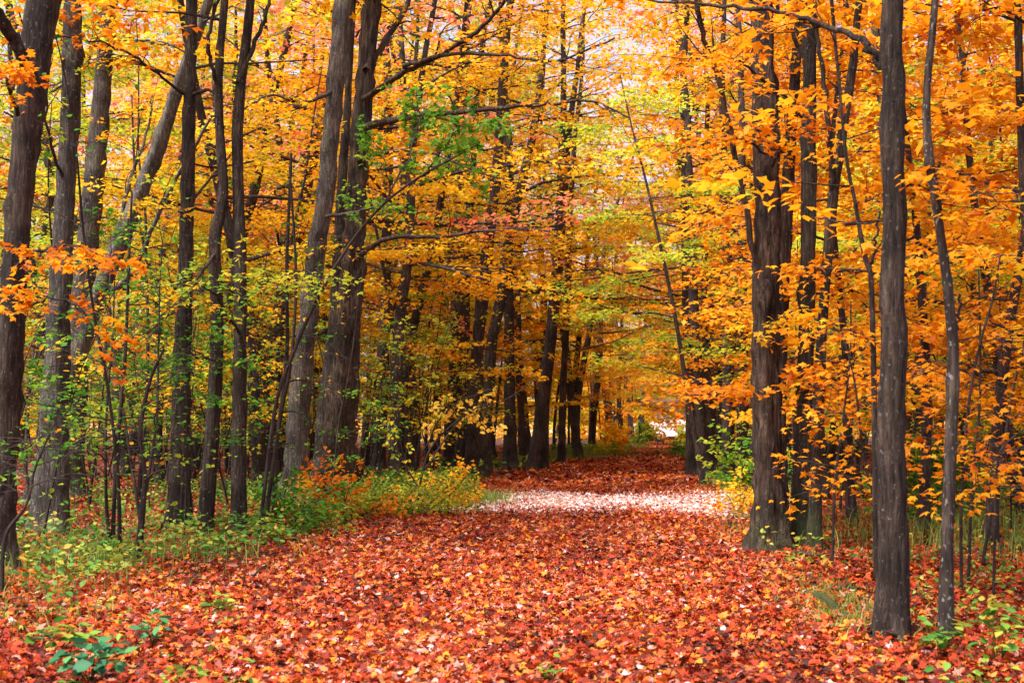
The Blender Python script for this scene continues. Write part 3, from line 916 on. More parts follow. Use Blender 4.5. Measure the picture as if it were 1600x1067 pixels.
def plant(kind, x, y, pal, bark=None, sc=None):
    src = KIND[kind][int(rng.integers(len(KIND[kind])))]
    s = rng.uniform(.85, 1.15) if sc is None else sc
    wz = s * rng.uniform(.9, 1.1)
    loc = (x, y, float(gz(x, y)))
    rz = rng.uniform(0, 6.28)
    if src.name not in used:
        used.add(src.name)
        r, kids = src, list(src.children)
        r.location, r.rotation_euler, r.scale = loc, (0, 0, rz), (s, s, wz)
    else:
        r, kids = copy_thing(src, loc, rz, (s, s, wz))
    for c in kids:
        if c.name.startswith('crown'):
            set_mat(c, LEAF[pal])
        elif bark:
            set_mat(c, bark)
    px = 800 + x / y * F
    ref, left = nearest_hero(px, y)
    band = 'just behind' if y < 38 else 'far behind' if y < 66 else 'deep behind'
    r['label'] = f"{dict(tall='tall', low='low', edge='low', pole='slender', arch='overarching')[kind]} {pal} maple {band}, {'left' if left else 'right'} of the {ref}"
    r['category'] = 'tree'
    r['group'] = r['label'].replace('maple', 'maples', 1)
    taken.append((x, y))
    return r


def pick_pal(px, d):
    u = rng.uniform()
    if px > 1150:
        tab = [('orange', .46), ('golden', .30), ('yellow-green', .20), ('red', .04)]
    elif px > 620:
        tab = [('golden', .56), ('orange', .22), ('yellow-green', .22)]
    elif px > 300:
        tab = [('golden', .26), ('orange', .32), ('yellow-green', .36), ('red', .06)]
    else:
        tab = [('golden', .20), ('orange', .26), ('yellow-green', .48), ('red', .06)]
    for k, p in tab:
        if u < p:
            return k
        u -= p
    return tab[0][0]


def free(x, y, gap):
    return all((x - a) ** 2 + (y - b) ** 2 > gap * gap for a, b in taken)


# trees lining the path far on
for y in np.arange(49, 113, 7.5):
    for sd in (-1, 1):
        yy = y + rng.uniform(-1.2, 1.2)
        x = path_x(yy) + sd * (path_w(yy) + rng.uniform(.9, 1.7))
        plant('tall', x, yy, 'golden' if rng.uniform() < .6 else 'orange', sc=rng.uniform(.75, 1.0))
for y in np.arange(52, 112, 4.6):
    for sd in (-1, 1):
        yy = y + rng.uniform(-1, 1)
        x = path_x(yy) + sd * (path_w(yy) + rng.uniform(.9, 1.8))
        plant('edge', x, yy, ['golden', 'yellow-green', 'orange'][int(rng.choice(3, p=[.6, .25, .15]))], sc=rng.uniform(.7, .95))
# wide crowns that arch over the path
for yy, sd, pal in [(34, -1, 'golden'), (30, -1, 'golden'), (39, -1, 'golden'), (37, 1, 'golden'), (45, 1, 'golden'), (52, -1, 'pale green'), (50, 1, 'yellow-green'), (57, -1, 'pale green'), (62, 1, 'pale green'), (42, -1, 'golden'), (54, 1, 'golden'), (66, -1, 'golden')]:
    plant('arch', float(path_x(yy) + sd * (path_w(yy) + ({30: 4.2, 34: 2.2, 39: 3.2, 37: 1.6}.get(yy, 1.3)))), yy, pal, sc=rng.uniform(.9, 1.1) if yy < 41 else rng.uniform(1.2, 1.4))
# chosen trees
for (px, d, kind, pal) in [(440, 62, 'tall', 'pink'), (425, 55, 'tall', 'pink'), (395, 70, 'tall', 'red'), (905, 57, 'tall', 'pale green'), (925, 70, 'tall', 'pale green'), (1105, 60, 'tall', 'pale green'),
                           (1110, 48, 'tall', 'pink'), (1500, 55, 'tall', 'pink'), (1560, 60, 'tall', 'pink'),
                           (1330, 21, 'low', 'orange'), (1440, 19, 'low', 'orange'), (1545, 17, 'low', 'orange'), (1290, 27, 'low', 'golden'),
                           (1500, 26, 'low', 'orange'), (1400, 30, 'low', 'yellow-green'), (1590, 25, 'low', 'golden'), (1230, 33, 'low', 'orange'),
                           (650, 36, 'low', 'golden'), (560, 38, 'low', 'yellow-green'), (430, 34, 'low', 'golden'), (250, 33, 'low', 'yellow-green'),
                           (330, 58, 'arch', 'yellow-green'), (440, 46, 'arch', 'pink'), (415, 36, 'arch', 'pink'), (480, 52, 'arch', 'red'), (1090, 44, 'arch', 'pink'), (90, 50, 'arch', 'yellow-green'), (1140, 60, 'arch', 'orange'), (1100, 33, 'low', 'yellow-green'), (520, 60, 'arch', 'orange'), (620, 66, 'arch', 'golden'), (230, 64, 'arch', 'yellow-green'), (720, 58, 'arch', 'golden')]:
    p = at(px, 700, d)
    plant(kind, float(p[0]), d, pal, sc=1.3 if kind == 'arch' else None)
# the rest of the wood
cnt = {'tall': 0, 'low': 0, 'pole': 0}
tries = 0
LIM = {'tall': 86, 'low': 60, 'pole': 34}
while any(cnt[k] < LIM[k] for k in LIM) and tries < 9000:
    tries += 1
    y = math.sqrt(rng.uniform(24 ** 2, 84 ** 2))
    x = rng.uniform(-1, 1) * (.36 * y + 4)
    if abs(x - path_x(y)) < path_w(y) + 1.6:
        continue
    px = 800 + x / y * F
    kind = ['tall', 'low', 'pole'][int(rng.choice(3, p=[.48, .34, .18]))]
    if cnt[kind] >= LIM[kind] or (kind == 'pole' and (y > 50 or (px > 620 and rng.uniform() < .5))):
        continue
    if y < 33 and kind == 'low' and px < 600:
        continue
    if y < 34 and (560 < px < 1180 or (kind == 'tall' and px < 560)):
        continue
    if kind == 'tall' and y > 56 and abs(x - path_x(y)) < 7:
        continue
    if not free(x, y, 1.7):
        continue
    if px < 230 and y > 32 and rng.uniform() < .45:
        continue
    cnt[kind] += 1
    plant(kind, x, y, pick_pal(px, y), B_GREY if px < 300 and rng.uniform() < .5 else None)

# the wood far beyond, one mass that reads as a whole
fw = MB()
sp = []
n = 0
while n < 6600:
    y = rng.uniform(86, 150)
    x = rng.uniform(-1, 1) * (.40 * y + 6)
    g = abs(x - path_x(y))
    if g < 1.0 + max(0, y - 112) * .08:
        continue
    u = rng.uniform()
    hgt = rng.uniform(.2, 26 if y < 110 else 34) if u < .70 else rng.uniform(.1, 5) if u < .86 else rng.uniform(0.1, 2.2)
    if y < 112 and hgt < 2.5 and rng.uniform() < .6:
        continue
    if g < 7.0 and hgt > 6 and y < 110:
        continue
    n += 1
    a = rng.uniform(0, 6.28)
    sp.append((np.array((x, y, hgt)), np.array((math.cos(a), math.sin(a), .1)), 1.9, np.clip(.45 + .3 * math.sin(x * .5) + rng.normal(0, .15), 0, 1)))
for k in range(1700):
    y = rng.uniform(104, 119)
    x = path_x(y) + rng.uniform(-9, 9)
    hgt = rng.uniform(.15, 14)
    if abs(x - path_x(y) + .1) < .40 + .12 * math.sin(hgt * 3.1) and hgt < 2.2 + .25 * math.sin(x * 5):
        continue
    a = rng.uniform(0, 6.28)
    sp.append((np.array((x, y, hgt)), np.array((math.cos(a), math.sin(a), .1)), 1.1, np.clip(.45 + .3 * math.sin(x * .9) + rng.normal(0, .15), 0, 1)))
for k in range(1900):
    y = rng.uniform(112, 150)
    x = rng.uniform(-1, 1) * (.40 * y + 6)
    if abs(x - path_x(y)) < 1.3 + max(0, y - 112) * .08:
        continue
    a = rng.uniform(0, 6.28)
    sp.append((np.array((x, y, rng.uniform(.1, 4.5))), np.array((math.cos(a), math.sin(a), .1)), 1.9, np.clip(.3 + .3 * math.sin(x * .4) + rng.normal(0, .15), 0, 1)))
spray_leaves(fw, sp, 26, .27, 'kite', nsd=.6)
n_leaf = sum(len(f) for f in fw.f)
for k in range(150):
    y = rng.uniform(84, 140)
    x = rng.uniform(-1, 1) * (.40 * y + 4)
    if abs(x - path_x(y)) < 3.0:
        continue
    h = rng.uniform(12, 20)
    r = rng.uniform(.08, .2)
    tube(fw, spline(np.array([(x, y, -.1), (x + rng.normal(0, .3), y, h * .5), (x + rng.normal(0, .8), y, h)]), 9), np.linspace(r, r * .3, 9), 7)
fo = fw.build('forest', LEAF['golden'], tint=True)
fo.data.materials.append(B_FAR)
mi = np.zeros(len(fo.data.polygons), np.int32)
# faces were stored leaves first, then the stems
mi[n_leaf:] = 1
fo.data.polygons.foreach_set('material_index', mi)
tag(fo, 'far mass of golden woodland closing the view behind all the trees', kind='stuff')

# ------------------------------------------------------------------ saplings and bare stems
KIND['stem'] = []
for k in range(6):
    KIND['stem'].append(make_kind('maple_sapling', rng.uniform(3.5, 6.5), rng.uniform(.013, .026), rng.uniform(.8, 1.6), rng.uniform(.8, 1.3), 12, 1, .08, .7, .4, (.3, 1.0), lean=.2, shape='oval', nsec=2, bark=B_TWIG))
nst = 0
while nst < 125:
    y = math.sqrt(rng.uniform(14 ** 2, 46 ** 2))
    lft = rng.uniform() < .74
    x = float(path_x(y)) + (-1 if lft else 1) * (float(path_w(y)) + rng.uniform(1.0, 14))
    if abs(x) > .36 * y + 1 or not free(x, y, .4) or (y < 17 and lft and x > -4.0):
        continue
    src = KIND['stem'][nst % 6]
    sc = rng.uniform(.8, 1.2)
    if nst < 6:
        r, kids = src, list(src.children)
        r.location, r.rotation_euler, r.scale = (x, y, float(gz(x, y))), (0, 0, rng.uniform(0, 6.28)), (sc, sc, sc)
    else:
        r, kids = copy_thing(src, (x, y, float(gz(x, y))), rng.uniform(0, 6.28), (sc, sc, sc))
    pal = ['yellow-green', 'orange', 'green'][int(rng.integers(3))]
    for c in kids:
        if c.name.startswith('crown'):
            set_mat(c, LEAF[pal])
    ref, lf_ = nearest_hero(800 + x / y * F, y + 12)
    r['label'] = f"nearly bare crooked sapling {'before' if y < 20 else 'beside' if y < 29 else 'behind'} and {'left' if lf_ else 'right'} of the {ref}"
    r['category'] = 'sapling'
    r['group'] = r['label'].replace('sapling', 'saplings', 1)
    taken.append((x, y))
    nst += 1
SAP = []
for k in range(10):
    h = rng.uniform(1.8, 5.0)
    SAP.append(make_kind('maple_sapling', h, rng.uniform(.010, .020), h * .3, rng.uniform(.6, 1.1), int(5 + h), int(rng.integers(5, 9)), .09, .38, .34, (.1, .8), lean=.14, shape='lobed', nsec=1, bark=B_TWIG))
sused = set()
n = 0
tries = 0
while n < 130 and tries < 6000:
    tries += 1
    left = rng.uniform() < .72
    y = math.sqrt(rng.uniform(12.5 ** 2, 46 ** 2))
    x = path_x(y) + (-1 if left else 1) * (path_w(y) + rng.uniform(.9, 12))
    if abs(x) > .36 * y + 1 or not free(x, y, .5):
        continue
    if y < 16 and left and x > -4.2:
        continue
    k = int(rng.integers(len(SAP)))
    src = SAP[k]
    sc = rng.uniform(.8, 1.25)
    loc = (x, y, float(gz(x, y)))
    if k not in sused:
        sused.add(k)
        r, kids = src, list(src.children)
        r.location, r.scale = loc, (sc, sc, sc)
        r.rotation_euler = (0, 0, rng.uniform(0, 6.28))
    else:
        r, kids = copy_thing(src, loc, rng.uniform(0, 6.28), (sc, sc, sc))
    pal = ['green', 'yellow-green', 'orange', 'golden', 'red'][int(rng.choice(5, p=[.28, .32, .2, .15, .05] if left else [.1, .15, .5, .2, .05]))]
    for c in kids:
        if c.name.startswith('crown'):
            set_mat(c, LEAF[pal])
    px = 800 + x / y * F
    ref, lf_ = nearest_hero(px, y + 12)
    r['label'] = f"thin {pal} leaved sapling {'before' if y < 20 else 'beside' if y < 29 else 'behind'} and {'left' if lf_ else 'right'} of the {ref}"
    r['category'] = 'sapling'
    r['group'] = r['label'].replace('sapling', 'saplings', 1)
    taken.append((x, y))
    n += 1

# saplings drawn from the photo on the right
for lb, d, pth in [
    ('thin dark whip curving up to the right, right of the wavy dotted trunk', 12.5, [(1502, 900, 6), (1502, 790, 5.5), (1512, 640, 5), (1530, 540, 4.5), (1550, 470, 4), (1562, 400, 3)]),
    ('thin dark whip with a straight stem, second right of the wavy dotted trunk', 13, [(1512, 895, 5.5), (1520, 760, 5), (1532, 640, 4.5), (1534, 540, 4), (1532, 420, 3)]),
    ('spindly stem bent under orange leaves near the right photo edge', 12, [(1551, 900, 5), (1555, 780, 4.5), (1560, 710, 4), (1580, 685, 3.5), (1600, 670, 2.5)]),
    ('spindly stem leaning left toward the mossy pair', 14.5, [(1395, 860, 5), (1372, 800, 4.5), (1350, 720, 4), (1335, 600, 3.5), (1315, 520, 2.5)]),
    ('bare thin stem rising between the mossy pair and the thin forked stem', 15, [(1300, 880, 5), (1305, 760, 4.5), (1318, 660, 4), (1330, 560, 3.5), (1332, 470, 2.5)]),
    ('dark thin stem close before the leftmost thick trunk, curving out', 12.5, [(2, 940, 8), (8, 840, 7), (40, 790, 5), (55, 730, 4), (85, 660, 3)]),
    ('slim crooked sapling with a kinked stem, in front of the straight brown trunk', 15.5, [(214, 878, 11), (222, 800, 10), (226, 740, 8), (218, 680, 7), (232, 600, 6), (255, 545, 4)]),
    ('pole-like young stem between the slanting trunk and the straight brown one', 17, [(176, 850, 8), (180, 740, 7.5), (188, 640, 7), (196, 540, 6), (200, 420, 5), (205, 300, 4)]),
    ('thin leaning pole just right of the thin forked trunk', 19, [(410, 835, 9), (425, 740, 8), (440, 640, 7), (455, 560, 6), (462, 430, 5), (452, 260, 4)]),
    ('second thin pole right of the thin forked trunk', 20, [(428, 828, 9), (432, 700, 8), (448, 560, 7), (448, 420, 6), (455, 240, 5)])]:
    hero(lb, d, pth, B_TWIG, 'orange' if pth[0][0] > 800 else 'green', top=.5, crown=None, rough=.05, seg=7, flare=.1, knots=0, name='maple_sapling',
         low=[(9, .9, at(pth[-1][0], pth[-1][1], d)[2] - .1, .6)], leafs=5 if pth[0][0] > 800 else 3, size=.08 if pth[0][0] > 800 else .06, shape='maple' if pth[0][0] > 800 else 'oval', short='spindly stem')
    HERO.pop()

# branch of big yellow leaves over the shrub, and shrubs
hero('thin branching shrub with large yellow round leaves hanging before the close dark trunks', 24.6,
     [(650, 800, 4.5), (660, 740, 4), (680, 690, 3.5), (740, 640, 3), (790, 625, 2.4), (840, 590, 1.6)], B_TWIG, 'yellow', top=.3, crown=None, rough=.03, seg=6, flare=0, knots=0, name='shrub', short='yellow-leaved shrub',
     limbs=[dict(path=[(660, 740, 0, 4), (700, 680, .3, 3), (730, 650, .4, 2.5), (780, 665, .5, 1.5)], side=6, len=.45, t0=.2, step=.16, L=.2, per=3, size=.10, shape='oval', nsd=1.6, hang=1.0, pal='yellow'),
            dict(path=[(660, 705, 0, 3), (700, 640, -.2, 2.5), (760, 610, -.3, 1.5)], side=6, len=.4, t0=.2, step=.18, L=.2, per=3, size=.10, shape='oval', nsd=1.6, hang=1.0, pal='yellow'),
            dict(path=[(656, 765, 0, 3), (615, 690, .2, 2.5), (590, 640, .3, 1.5)], side=6, len=.4, t0=.2, step=.2, L=.25, per=3, size=.085, shape='oval', nsd=1.4, hang=.8, pal='yellow-green')])
HERO.pop()


def shrub(label, px, py, d, w, h, pal, nst=9, per=11, size=.075, shape='oval', name='shrub'):
    p = at(px, py, d)
    root = empty(name, (p[0], d, float(gz(p[0], d)) - .02))
    tag(root, label, 'shrub')
    sb = MB()
    spr = []
    for k in range(nst):
        a = rng.uniform(0, 6.28)
        e = rng.uniform(.35, 1.3)
        dr = np.array((math.cos(a) * math.cos(e) * w / h, math.sin(a) * math.cos(e) * w / h, math.sin(e)))
        limb_with_sprays(sb, spr, rng.normal(0, .06, 3) * (1, 1, 0), dr / np.linalg.norm(dr), math.hypot(w * math.cos(e), h * math.sin(e)) * rng.uniform(.75, 1.15), .012, nsec=3, step=.2, L=.34, tint=rng.uniform(.15, .9), seg=5, flat=.9, t0=.25)
    spray_twigs(sb, spr, .003)
    sb.build('stems', B_TWIG, root, smooth=True)
    lf = MB()
    spray_leaves(lf, spr, per, size, shape, nsd=.5)
    lf.build('foliage', LEAF[pal], root, tint=True)
    return root


shrub('broad yellow and green shrub spilling onto the path edge beside the massive trunk', 650, 790, 23.5, 1.05, .95, 'yellow-green', 15, per=9)
shrub('orange and yellow end of the shrub row, nearest the close dark trunks', 705, 780, 25.5, .6, .75, 'golden', 9)
shrub('red-tipped low shrub at the foot of the massive rough-barked trunk', 545, 790, 22.5, .7, .95, 'orange', 9)
shrub('small green leafy bush in front of the stout leaning trunk', 440, 815, 19.5, .7, .8, 'green', 9)
shrub('green rounded bush on the far grassy bank left of the dog', 955, 712, 62, .9, .6, 'yellow-green', 12, per=12, size=.09)
shrub('yellowish bush at the far path edge before the dog', 958, 700, 74, .9, 1.6, 'golden', 14, per=14, size=.13)
shrub('pale green bush at the tunnel end, left of the bright opening', 1006, 688, 98, .9, 1.3, 'pale green', 14, per=16, size=.16)
shrub('low green bush right of the far path, before the bright opening', 1071, 712, 62, .7, .6, 'green', 9, per=10, size=.09)
shrub('yellow-green bush right of the dog at the tunnel end', 1083, 694, 84, .8, 1.2, 'yellow-green', 12, per=14, size=.15)
shrub('leafy green sapling bush overhanging the path between the tight stand and the large rough-barked trunk', 1176, 790, 25.5, .8, 1.5, 'green', 5, per=8, size=.11)
shrub('low orange and yellow bush left of the large rough-barked trunk foot', 1152, 800, 24, .6, .6, 'golden', 7)
shrub('green bush glimpsed between the thick smooth trunk and the wavy dotted one', 1440, 760, 22, 1.0, 1.5, 'green', 10, per=12, size=.09)


# ------------------------------------------------------------------ low plants
def herb(label, px, py, d, n, size, mat, hgt=.2):
    p = at(px, py, d)
    root = empty('leafy_plant', (p[0], d, float(gz(p[0], d)) + .02))
    tag(root, label, 'plant')
    sb = MB()
    lf = MB()
    spr = []
    for k in range(n):
        a = rng.uniform(0, 6.28)
        pts = wander((0, 0, 0), (math.cos(a) * .5, math.sin(a) * .5, 1), hgt * rng.uniform(.6, 1.2), 4, .15, 1)
        tube(sb, pts, np.linspace(.004, .002, len(pts)), 5)
        for q in range(3):
            b = a + q * 2.1 + rng.normal(0, .4)
            spr.append((pts[-1 - q // 2], np.array((math.cos(b), math.sin(b), .15)), size * 1.1, rng.uniform(.2, .8)))
    sb.build('stems', M_HERB, root, smooth=True)
    spray_leaves(lf, spr, 2, size, 'oval', nsd=.3, hang=.2)
    lf.build('foliage', mat, root, tint=True)


herb('bluish green broad-leaved plant at the very bottom left corner', 140, 1040, 8.6, 12, .10, M_BLUEGREEN, .22)
herb('small bluish seedling among the leaves above the corner plant', 240, 985, 9.9, 5, .08, M_BLUEGREEN, .2)
herb('dark green plant tucked in the leaves at the left path edge', 345, 945, 11.4, 10, .07, M_HERB, .15)
herb('tiny green sprig alone in the middle of the leafy path', 862, 1040, 8.5, 5, .05, M_HERB, .12)
herb('pale green drooping plant beside the fallen stick at the bottom left', 90, 990, 9.8, 8, .10, M_HERB, .18)
herb('yellowish plant in the bottom right corner', 1560, 1010, 9.4, 10, .10, M_HERB, .35)
herb('green plant at the foot of the wavy dotted trunk', 1470, 985, 9.7, 8, .08, M_HERB, .22)


def zone_plants(n, xf, y0, y1, hmax, mb, size, per, shape='oval', tint=(.1, .9)):
    spr = []
    tries = 0
    while len(spr) < n and tries < n * 5:
        tries += 1
        y = math.sqrt(rng.uniform(y0 * y0, y1 * y1))
        x = xf(y)
        if math.sin(x * 1.9 + 1.0) * math.cos(y * 1.1) + .5 * math.sin(x * .7 - y * .5) < rng.uniform(-.9, .6):
            continue
        h = hmax * rng.uniform(.15, 1)
        t = rng.uniform(*tint)
        for q in range(3):
            a = rng.uniform(0, 6.28)
            spr.append((np.array((x, y, float(gz(x, y)) + h * rng.uniform(.5, 1))), np.array((math.cos(a), math.sin(a), .2)), .22, t))
    spray_leaves(mb, spr, per, size, shape, nsd=.45, hang=.15)
    # stems
    P1 = np.array([s[0] for s in spr])
    P0 = P1.copy()
    P0[:, 2] = gz(P0[:, 0], P0[:, 1])
    cones(mb, P0, P1 + 1e-3, .004)


um = MB()
zone_plants(110, lambda y: rng.uniform(-.38 * y - .2, -.17 * y), 7.2, 11.5, .16, um, .055, 3, tint=(.1, .7))
zone_plants(170, lambda y: rng.uniform(.27 * y, .39 * y), 7.5, 14, .25, um, .06, 3, tint=(.3, 1))
zone_plants(3300, lambda y: path_x(y) - path_w(y) - abs(rng.normal(.6, 2.6)) - .1, 10.5, 34, .5, um, .075, 4)
zone_plants(700, lambda y: path_x(y) + path_w(y) + abs(rng.normal(1.5, 2.5)), 14, 34, .35, um, .07, 4, tint=(.3, 1))
zone_plants(900, lambda y: path_x(y) + path_w(y) + 3 + abs(rng.normal(2.5, 2.5)), 17, 30, .7, um, .08, 4, tint=(.4, .95))
zone_plants(1500, lambda y: path_x(y) + (1 if rng.uniform() < .4 else -1) * (path_w(y) + .2 + abs(rng.normal(0, 1.1))), 40, 110, .5, um, .14, 4, tint=(.2, .8))
tag(um.build('undergrowth', M_HERB, tint=True), 'patchy green and yellowing undergrowth of seedlings along both verges', kind='stuff')


def grass(n, pts):
    mb = MB()
    V, T = [], []
    for (cx, cy, sx, sy, m, h) in pts:
        x = rng.normal(cx, sx, m)
        y = rng.normal(cy, sy, m)
        z = gz(x, y)
        a = rng.uniform(0, 6.28, m)
        hh = h * rng.uniform(.4, 1.2, m)
        b = rng.normal(0, .35, (m, 2)) * hh[:, None]
        w = .004 + .0001 * cy
        q = np.stack([np.cos(a) * w, np.sin(a) * w], -1)
        p = np.stack([x, y], -1)
        V.append(np.stack([np.column_stack([p + q, z]), np.column_stack([p - q, z]), np.column_stack([p + b * .35 + q * .7, z + hh * .6]),
                           np.column_stack([p + b * .35 - q * .7, z + hh * .6]), np.column_stack([p + b, z + hh * .95])], 1).reshape(-1, 3))
        T.append(np.repeat(np.clip(rng.normal(.5, .22, m), 0, 1), 5))
    V = np.concatenate(V)
    k = np.arange(len(V) // 5)[:, None] * 5
    mb.add(V, [np.concatenate([k + [0, 1, 3, 2]]), np.concatenate([k + [2, 3, 4]])], np.concatenate(T))
    return mb.build('grass', M_GRASS, tint=True)


gp = []
for (px, py, d, sx, sy, m, h) in [(1290, 930, 12.6, .20, .6, 750, .13), (1340, 975, 11.2, .22, .5, 850, .14), (1245, 900, 14.2, .2, .6, 400, .10), (1180, 830, 20, .3, 1, 500, .12),
                                  (740, 790, 27, .35, .8, 1500, .28), (690, 790, 26, .3, .5, 900, .3), (860, 790, 27.5, .8, .5, 900, .08), (800, 782, 29, .6, .5, 800, .08),
                                  (985, 790, 28, .8, .4, 400, .06), (1130, 785, 28.5, .6, .4, 500, .08), (60, 930, 12.8, .7, .7, 350, .2), (30, 960, 11.2, .4, .5, 200, .2),
                                  (880, 714, 60, 1.0, 3, 1800, .35), (935, 704, 68, .8, 4, 2000, .3), (985, 697, 82, .5, 4, 1500, .25), (1086, 712, 62, .6, 3, 1400, .35),
                                  (1080, 700, 80, .4, 5, 1500, .3), (150, 880, 16, 1, 1.5, 1200, .3), (1560, 850, 18, 1.2, 2, 2000, .35)]:
    p = at(px, py, d)
    gp.append((p[0], d, sx, sy, m, h))
tag(grass(0, gp), 'grass tufts along the path verges', kind='stuff')


tw = MB()
nt_ = 1500
y = np.sqrt(rng.uniform(49, 900, nt_))
x = rng.uniform(-1, 1, nt_) * (.40 * y + 1)
off = np.abs(x - path_x(y)) - path_w(y)
k = (off > -.6) | (rng.uniform(0, 1, nt_) < .12)
x, y = x[k], y[k]
a = rng.uniform(0, 6.28, len(x))
ln = rng.uniform(.12, .6, len(x))
A = np.stack([x, y, gz(x, y) + rng.uniform(.04, .08, len(x))], -1)
B_ = A + np.stack([np.cos(a) * ln, np.sin(a) * ln, np.where(rng.uniform(0, 1, len(x)) < .3, rng.uniform(.05, .3, len(x)), rng.uniform(-.01, .03, len(x)))], -1)
cones(tw, A, B_, .005)
tag(tw.build('twig_litter', B_TWIG), 'scattered thin dead twigs along the verges', kind='stuff')

# ------------------------------------------------------------------ fallen sticks
def stick(label, pts, r, bark=B_DARK, twigs=2):
    W = []
    for (px, py, dz) in pts:
        d = F * EYE / (py - 655)
        p = at(px, py, d)
        p[2] = float(gz(p[0], d)) + .045 + dz
        W.append(p)
    base = W[0].copy()
    W = spline(np.array(W) - base, 20)
    W += np.vstack([np.zeros(3), rng.normal(0, .012, (19, 3))])
    o = MB()
    tube(o, W, np.linspace(r, r * .35, 20), 8, .06)
    e = empty('fallen_branch', base)
    tag(e, label, 'branch')
    o.build('stem', bark, e, smooth=True)
    for k in range(twigs):
        tw = MB()
        i = int(rng.integers(6, 15))
        dd = rotz(W[i + 1] - W[i], rng.choice([-1, 1]) * rng.uniform(.5, 1))
        dd[2] += .03
        w2 = wander(W[i], dd / np.linalg.norm(dd), rng.uniform(.25, .6), 5, .2, .8)
        tube(tw, w2, np.linspace(r * .5, .003, 6), 6)
        tw.build('twig', bark, e, smooth=True)


stick('long crooked fallen branch lying in the leaves at the left path edge', [(470, 826, 0), (510, 826, .02), (548, 845, .0), (585, 848, .02), (622, 860, 0)], .022)
stick('short dark twisted branch piece beside the long crooked one', [(540, 822, 0), (560, 812, .08), (585, 826, .05), (600, 822, .12)], .018)
stick('straight dark stick in the bottom left leaves', [(112, 980, 0), (150, 995, .02), (190, 1006, 0)], .020, twigs=1)
stick('dark stick cut off by the left photo edge', [(-20, 957, 0), (20, 957, .02), (62, 960, 0)], .018, twigs=1)
stick('short dark stick slanting up at the left edge of the path', [(368, 922, 0), (390, 912, .02), (418, 896, .05)], .018, twigs=1)
stick('thin arched stick in the left undergrowth', [(240, 915, 0), (275, 910, .05), (310, 915, .06), (340, 925, 0)], .012, twigs=1)
stick('mossy fallen log pointing at the foot of the thick smooth trunk', [(1262, 936, 0), (1290, 950, .03), (1318, 972, .02), (1345, 985, 0)], .045, B_MOSS, 1)
stick('fallen branch lying below the mossy pair of stems', [(1225, 868, 0), (1262, 878, .04), (1300, 882, .02), (1340, 900, .03)], .030, B_DARK, 2)
stick('dark root-like log behind the feet of the thick smooth trunk', [(1365, 1003, 0), (1395, 1004, .02), (1425, 1015, .0)], .050, B_DARK, 1)

# ------------------------------------------------------------------ black dog on the path
def dog():
    d = 80.0
    p = at(1031.5, 699, d)
    root = empty('dog', (p[0], d, float(gz(p[0], d)) + .10))
    root.scale = (1.1, 1.1, 1.1)
    tag(root, 'small black dog standing on the far end of the path, facing left', 'dog')
    # skeleton: x towards the head is negative (it faces left), real size about 0.43 m tall with the head
    J, E, R = [], [], []

    def j(x, y, z, r, par=None):
        J.append((x, y, z))
        R.append(r)
        if par is not None:
            E.append((par, len(J) - 1))
        return len(J) - 1
    pel = j(.16, 0, .285, .062)
    loin = j(.06, 0, .285, .072, pel)
    rib = j(-.05, 0, .270, .088, loin)
    che = j(-.13, 0, .285, .074, rib)
    nk = j(-.18, 0, .345, .050, che)
    nk2 = j(-.205, 0, .395, .042, nk)
    hd = j(-.235, 0, .425, .046, nk2)
    mz = j(-.285, 0, .412, .026, hd)
    j(-.325, 0, .405, .019, mz)
    for s in (-1, 1):
        e = j(-.215, s * .032, .458, .016, hd)
        j(-.200, s * .046, .490, .006, e)
        sh = j(-.135, s * .045, .245, .036, che)
        el = j(-.110, s * .050, .165, .030, sh)
        wr = j(-.130 + s * .012, s * .050, .080, .023, el)
        ft = j(-.135 + s * .015, s * .050, .018, .020, wr)
        j(-.165 + s * .015, s * .050, .012, .013, ft)
        hp = j(.165, s * .045, .245, .044, pel)
        kn = j(.135, s * .050, .170, .036, hp)
        hk = j(.205 + s * .012, s * .050, .100, .023, kn)
        fh = j(.190 + s * .012, s * .050, .018, .020, hk)
        j(.160 + s * .012, s * .050, .012, .013, fh)
    t1 = j(.225, 0, .320, .022, pel)
    t2 = j(.280, 0, .370, .016, t1)
    t3 = j(.310, 0, .425, .012, t2)
    j(.300, 0, .470, .007, t3)
    me = bpy.data.meshes.new('body')
    me.from_pydata(J, E, [])
    o = bpy.data.objects.new('body', me)
    COL.objects.link(o)
    o.parent = root
    m, t = new_mat('black fur')
    tc = t.n('ShaderNodeTexCoord')
    nz = t.n('ShaderNodeTexNoise', i_Scale=60.0, i_Detail=3.0)
    t.l(tc.outputs['Object'], nz.inputs['Vector'])
    cr = t.ramp(nz.outputs[0], [(.3, (.003, .003, .004)), (.7, (.010, .009, .010))])
    pb = t.n('ShaderNodeBsdfPrincipled', i_Roughness=.55)
    t.l(cr, pb.inputs['Base Color'])
    om = t.n('ShaderNodeOutputMaterial')
    t.l(pb.outputs[0], om.inputs[0])
    me.materials.append(m)
    o.modifiers.new('skin', 'SKIN')
    for k, sv in enumerate(me.skin_vertices[0].data):
        sv.radius = (R[k], R[k])
        sv.use_root = (k == 0)
    o.modifiers.new('subd', 'SUBSURF').render_levels = 2


dog()

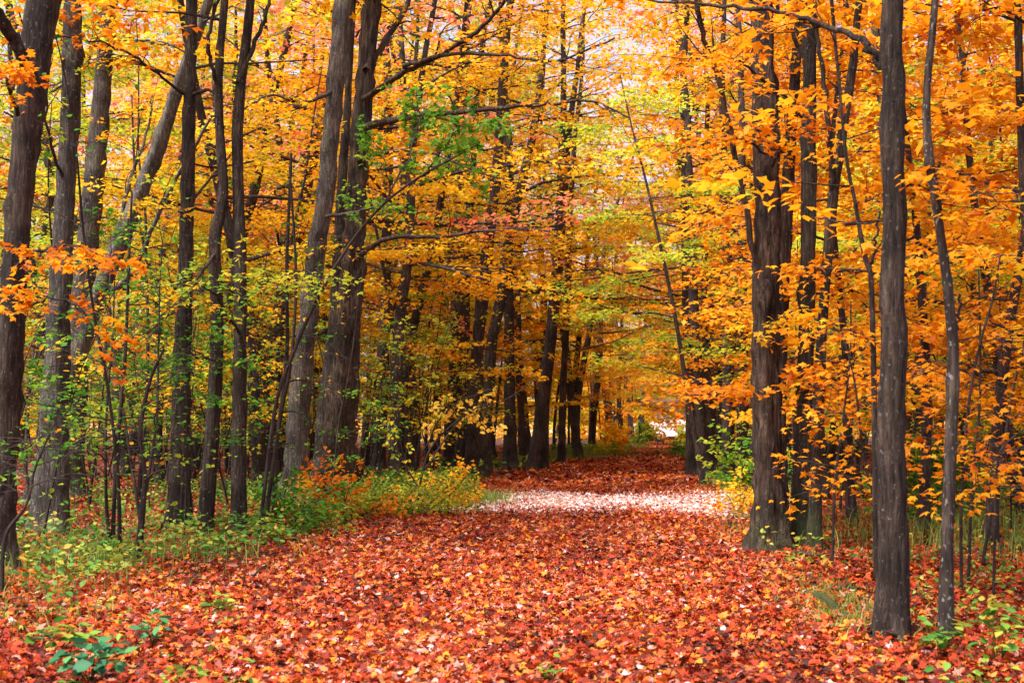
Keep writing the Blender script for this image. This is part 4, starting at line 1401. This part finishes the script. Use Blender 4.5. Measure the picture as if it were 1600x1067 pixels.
# look-alikes that share a description are told apart by depth, else by their order across the view
same = {}
for o in S.objects:
    if o.get('label') and o.get('category') in ('tree', 'sapling'):
        same.setdefault(o['label'], []).append(o)
ORD = ['first', 'second', 'third', 'fourth', 'fifth', 'sixth', 'seventh', 'eighth', 'ninth']
for lab, os_ in same.items():
    if len(os_) == 2:
        os_.sort(key=lambda o: o.location.y)
        new = ['nearer ' + lab, 'farther ' + lab]
    elif 2 < len(os_) <= 9:
        os_.sort(key=lambda o: o.location.x / o.location.y)
        new = [ORD[k] + ' from left, ' + lab for k in range(len(os_))]
    else:
        continue
    if max(len(v.replace('-', ' ').split()) for v in new) > 16:
        continue
    for o, v in zip(os_, new):
        o['label'] = v

# ------------------------------------------------------------------ light
SUN_EL, SUN_AZ = math.radians(62), math.radians(228)
w = bpy.data.worlds.new("World")
S.world = w
w.use_nodes = True
nt = w.node_tree
nt.nodes.clear()
sky = nt.nodes.new('ShaderNodeTexSky')
sky.sky_type = 'NISHITA'
sky.sun_disc = False
sky.sun_elevation = SUN_EL
sky.sun_rotation = SUN_AZ
sky.dust_density = 3.0
sky.air_density = 1.0
hs = nt.nodes.new('ShaderNodeHueSaturation')
hs.inputs['Saturation'].default_value = .35
mxw = nt.nodes.new('ShaderNodeMixRGB')
mxw.blend_type = 'MULTIPLY'
mxw.inputs[0].default_value = 1
mxw.inputs[2].default_value = (1.0, .89, 1.02, 1)
bg = nt.nodes.new('ShaderNodeBackground')
bg.inputs[1].default_value = .10
ow = nt.nodes.new('ShaderNodeOutputWorld')
nt.links.new(sky.outputs[0], hs.inputs['Color'])
nt.links.new(hs.outputs[0], mxw.inputs[1])
nt.links.new(mxw.outputs[0], bg.inputs[0])
nt.links.new(bg.outputs[0], ow.inputs[0])
sl = bpy.data.lights.new('sun', 'SUN')
sl.energy = 3.2
sl.angle = math.radians(12)
sl.color = (1, .95, .88)
so = bpy.data.objects.new('sun', sl)
COL.objects.link(so)
sd = Vector((math.sin(SUN_AZ) * math.cos(SUN_EL), math.cos(SUN_AZ) * math.cos(SUN_EL), math.sin(SUN_EL)))
so.rotation_euler = sd.to_track_quat('Z', 'Y').to_euler()

# ------------------------------------------------------------------ render settings
S.view_settings.view_transform = 'Standard'
S.view_settings.look = 'None'
S.view_settings.exposure = 1.5
S.view_settings.gamma = 1.0
c = S.cycles
c.max_bounces = 14
c.diffuse_bounces = 14
c.glossy_bounces = 2
c.transmission_bounces = 6
c.use_denoising = True
c.caustics_reflective = False
c.caustics_refractive = False
c.sample_clamp_indirect = 8.0
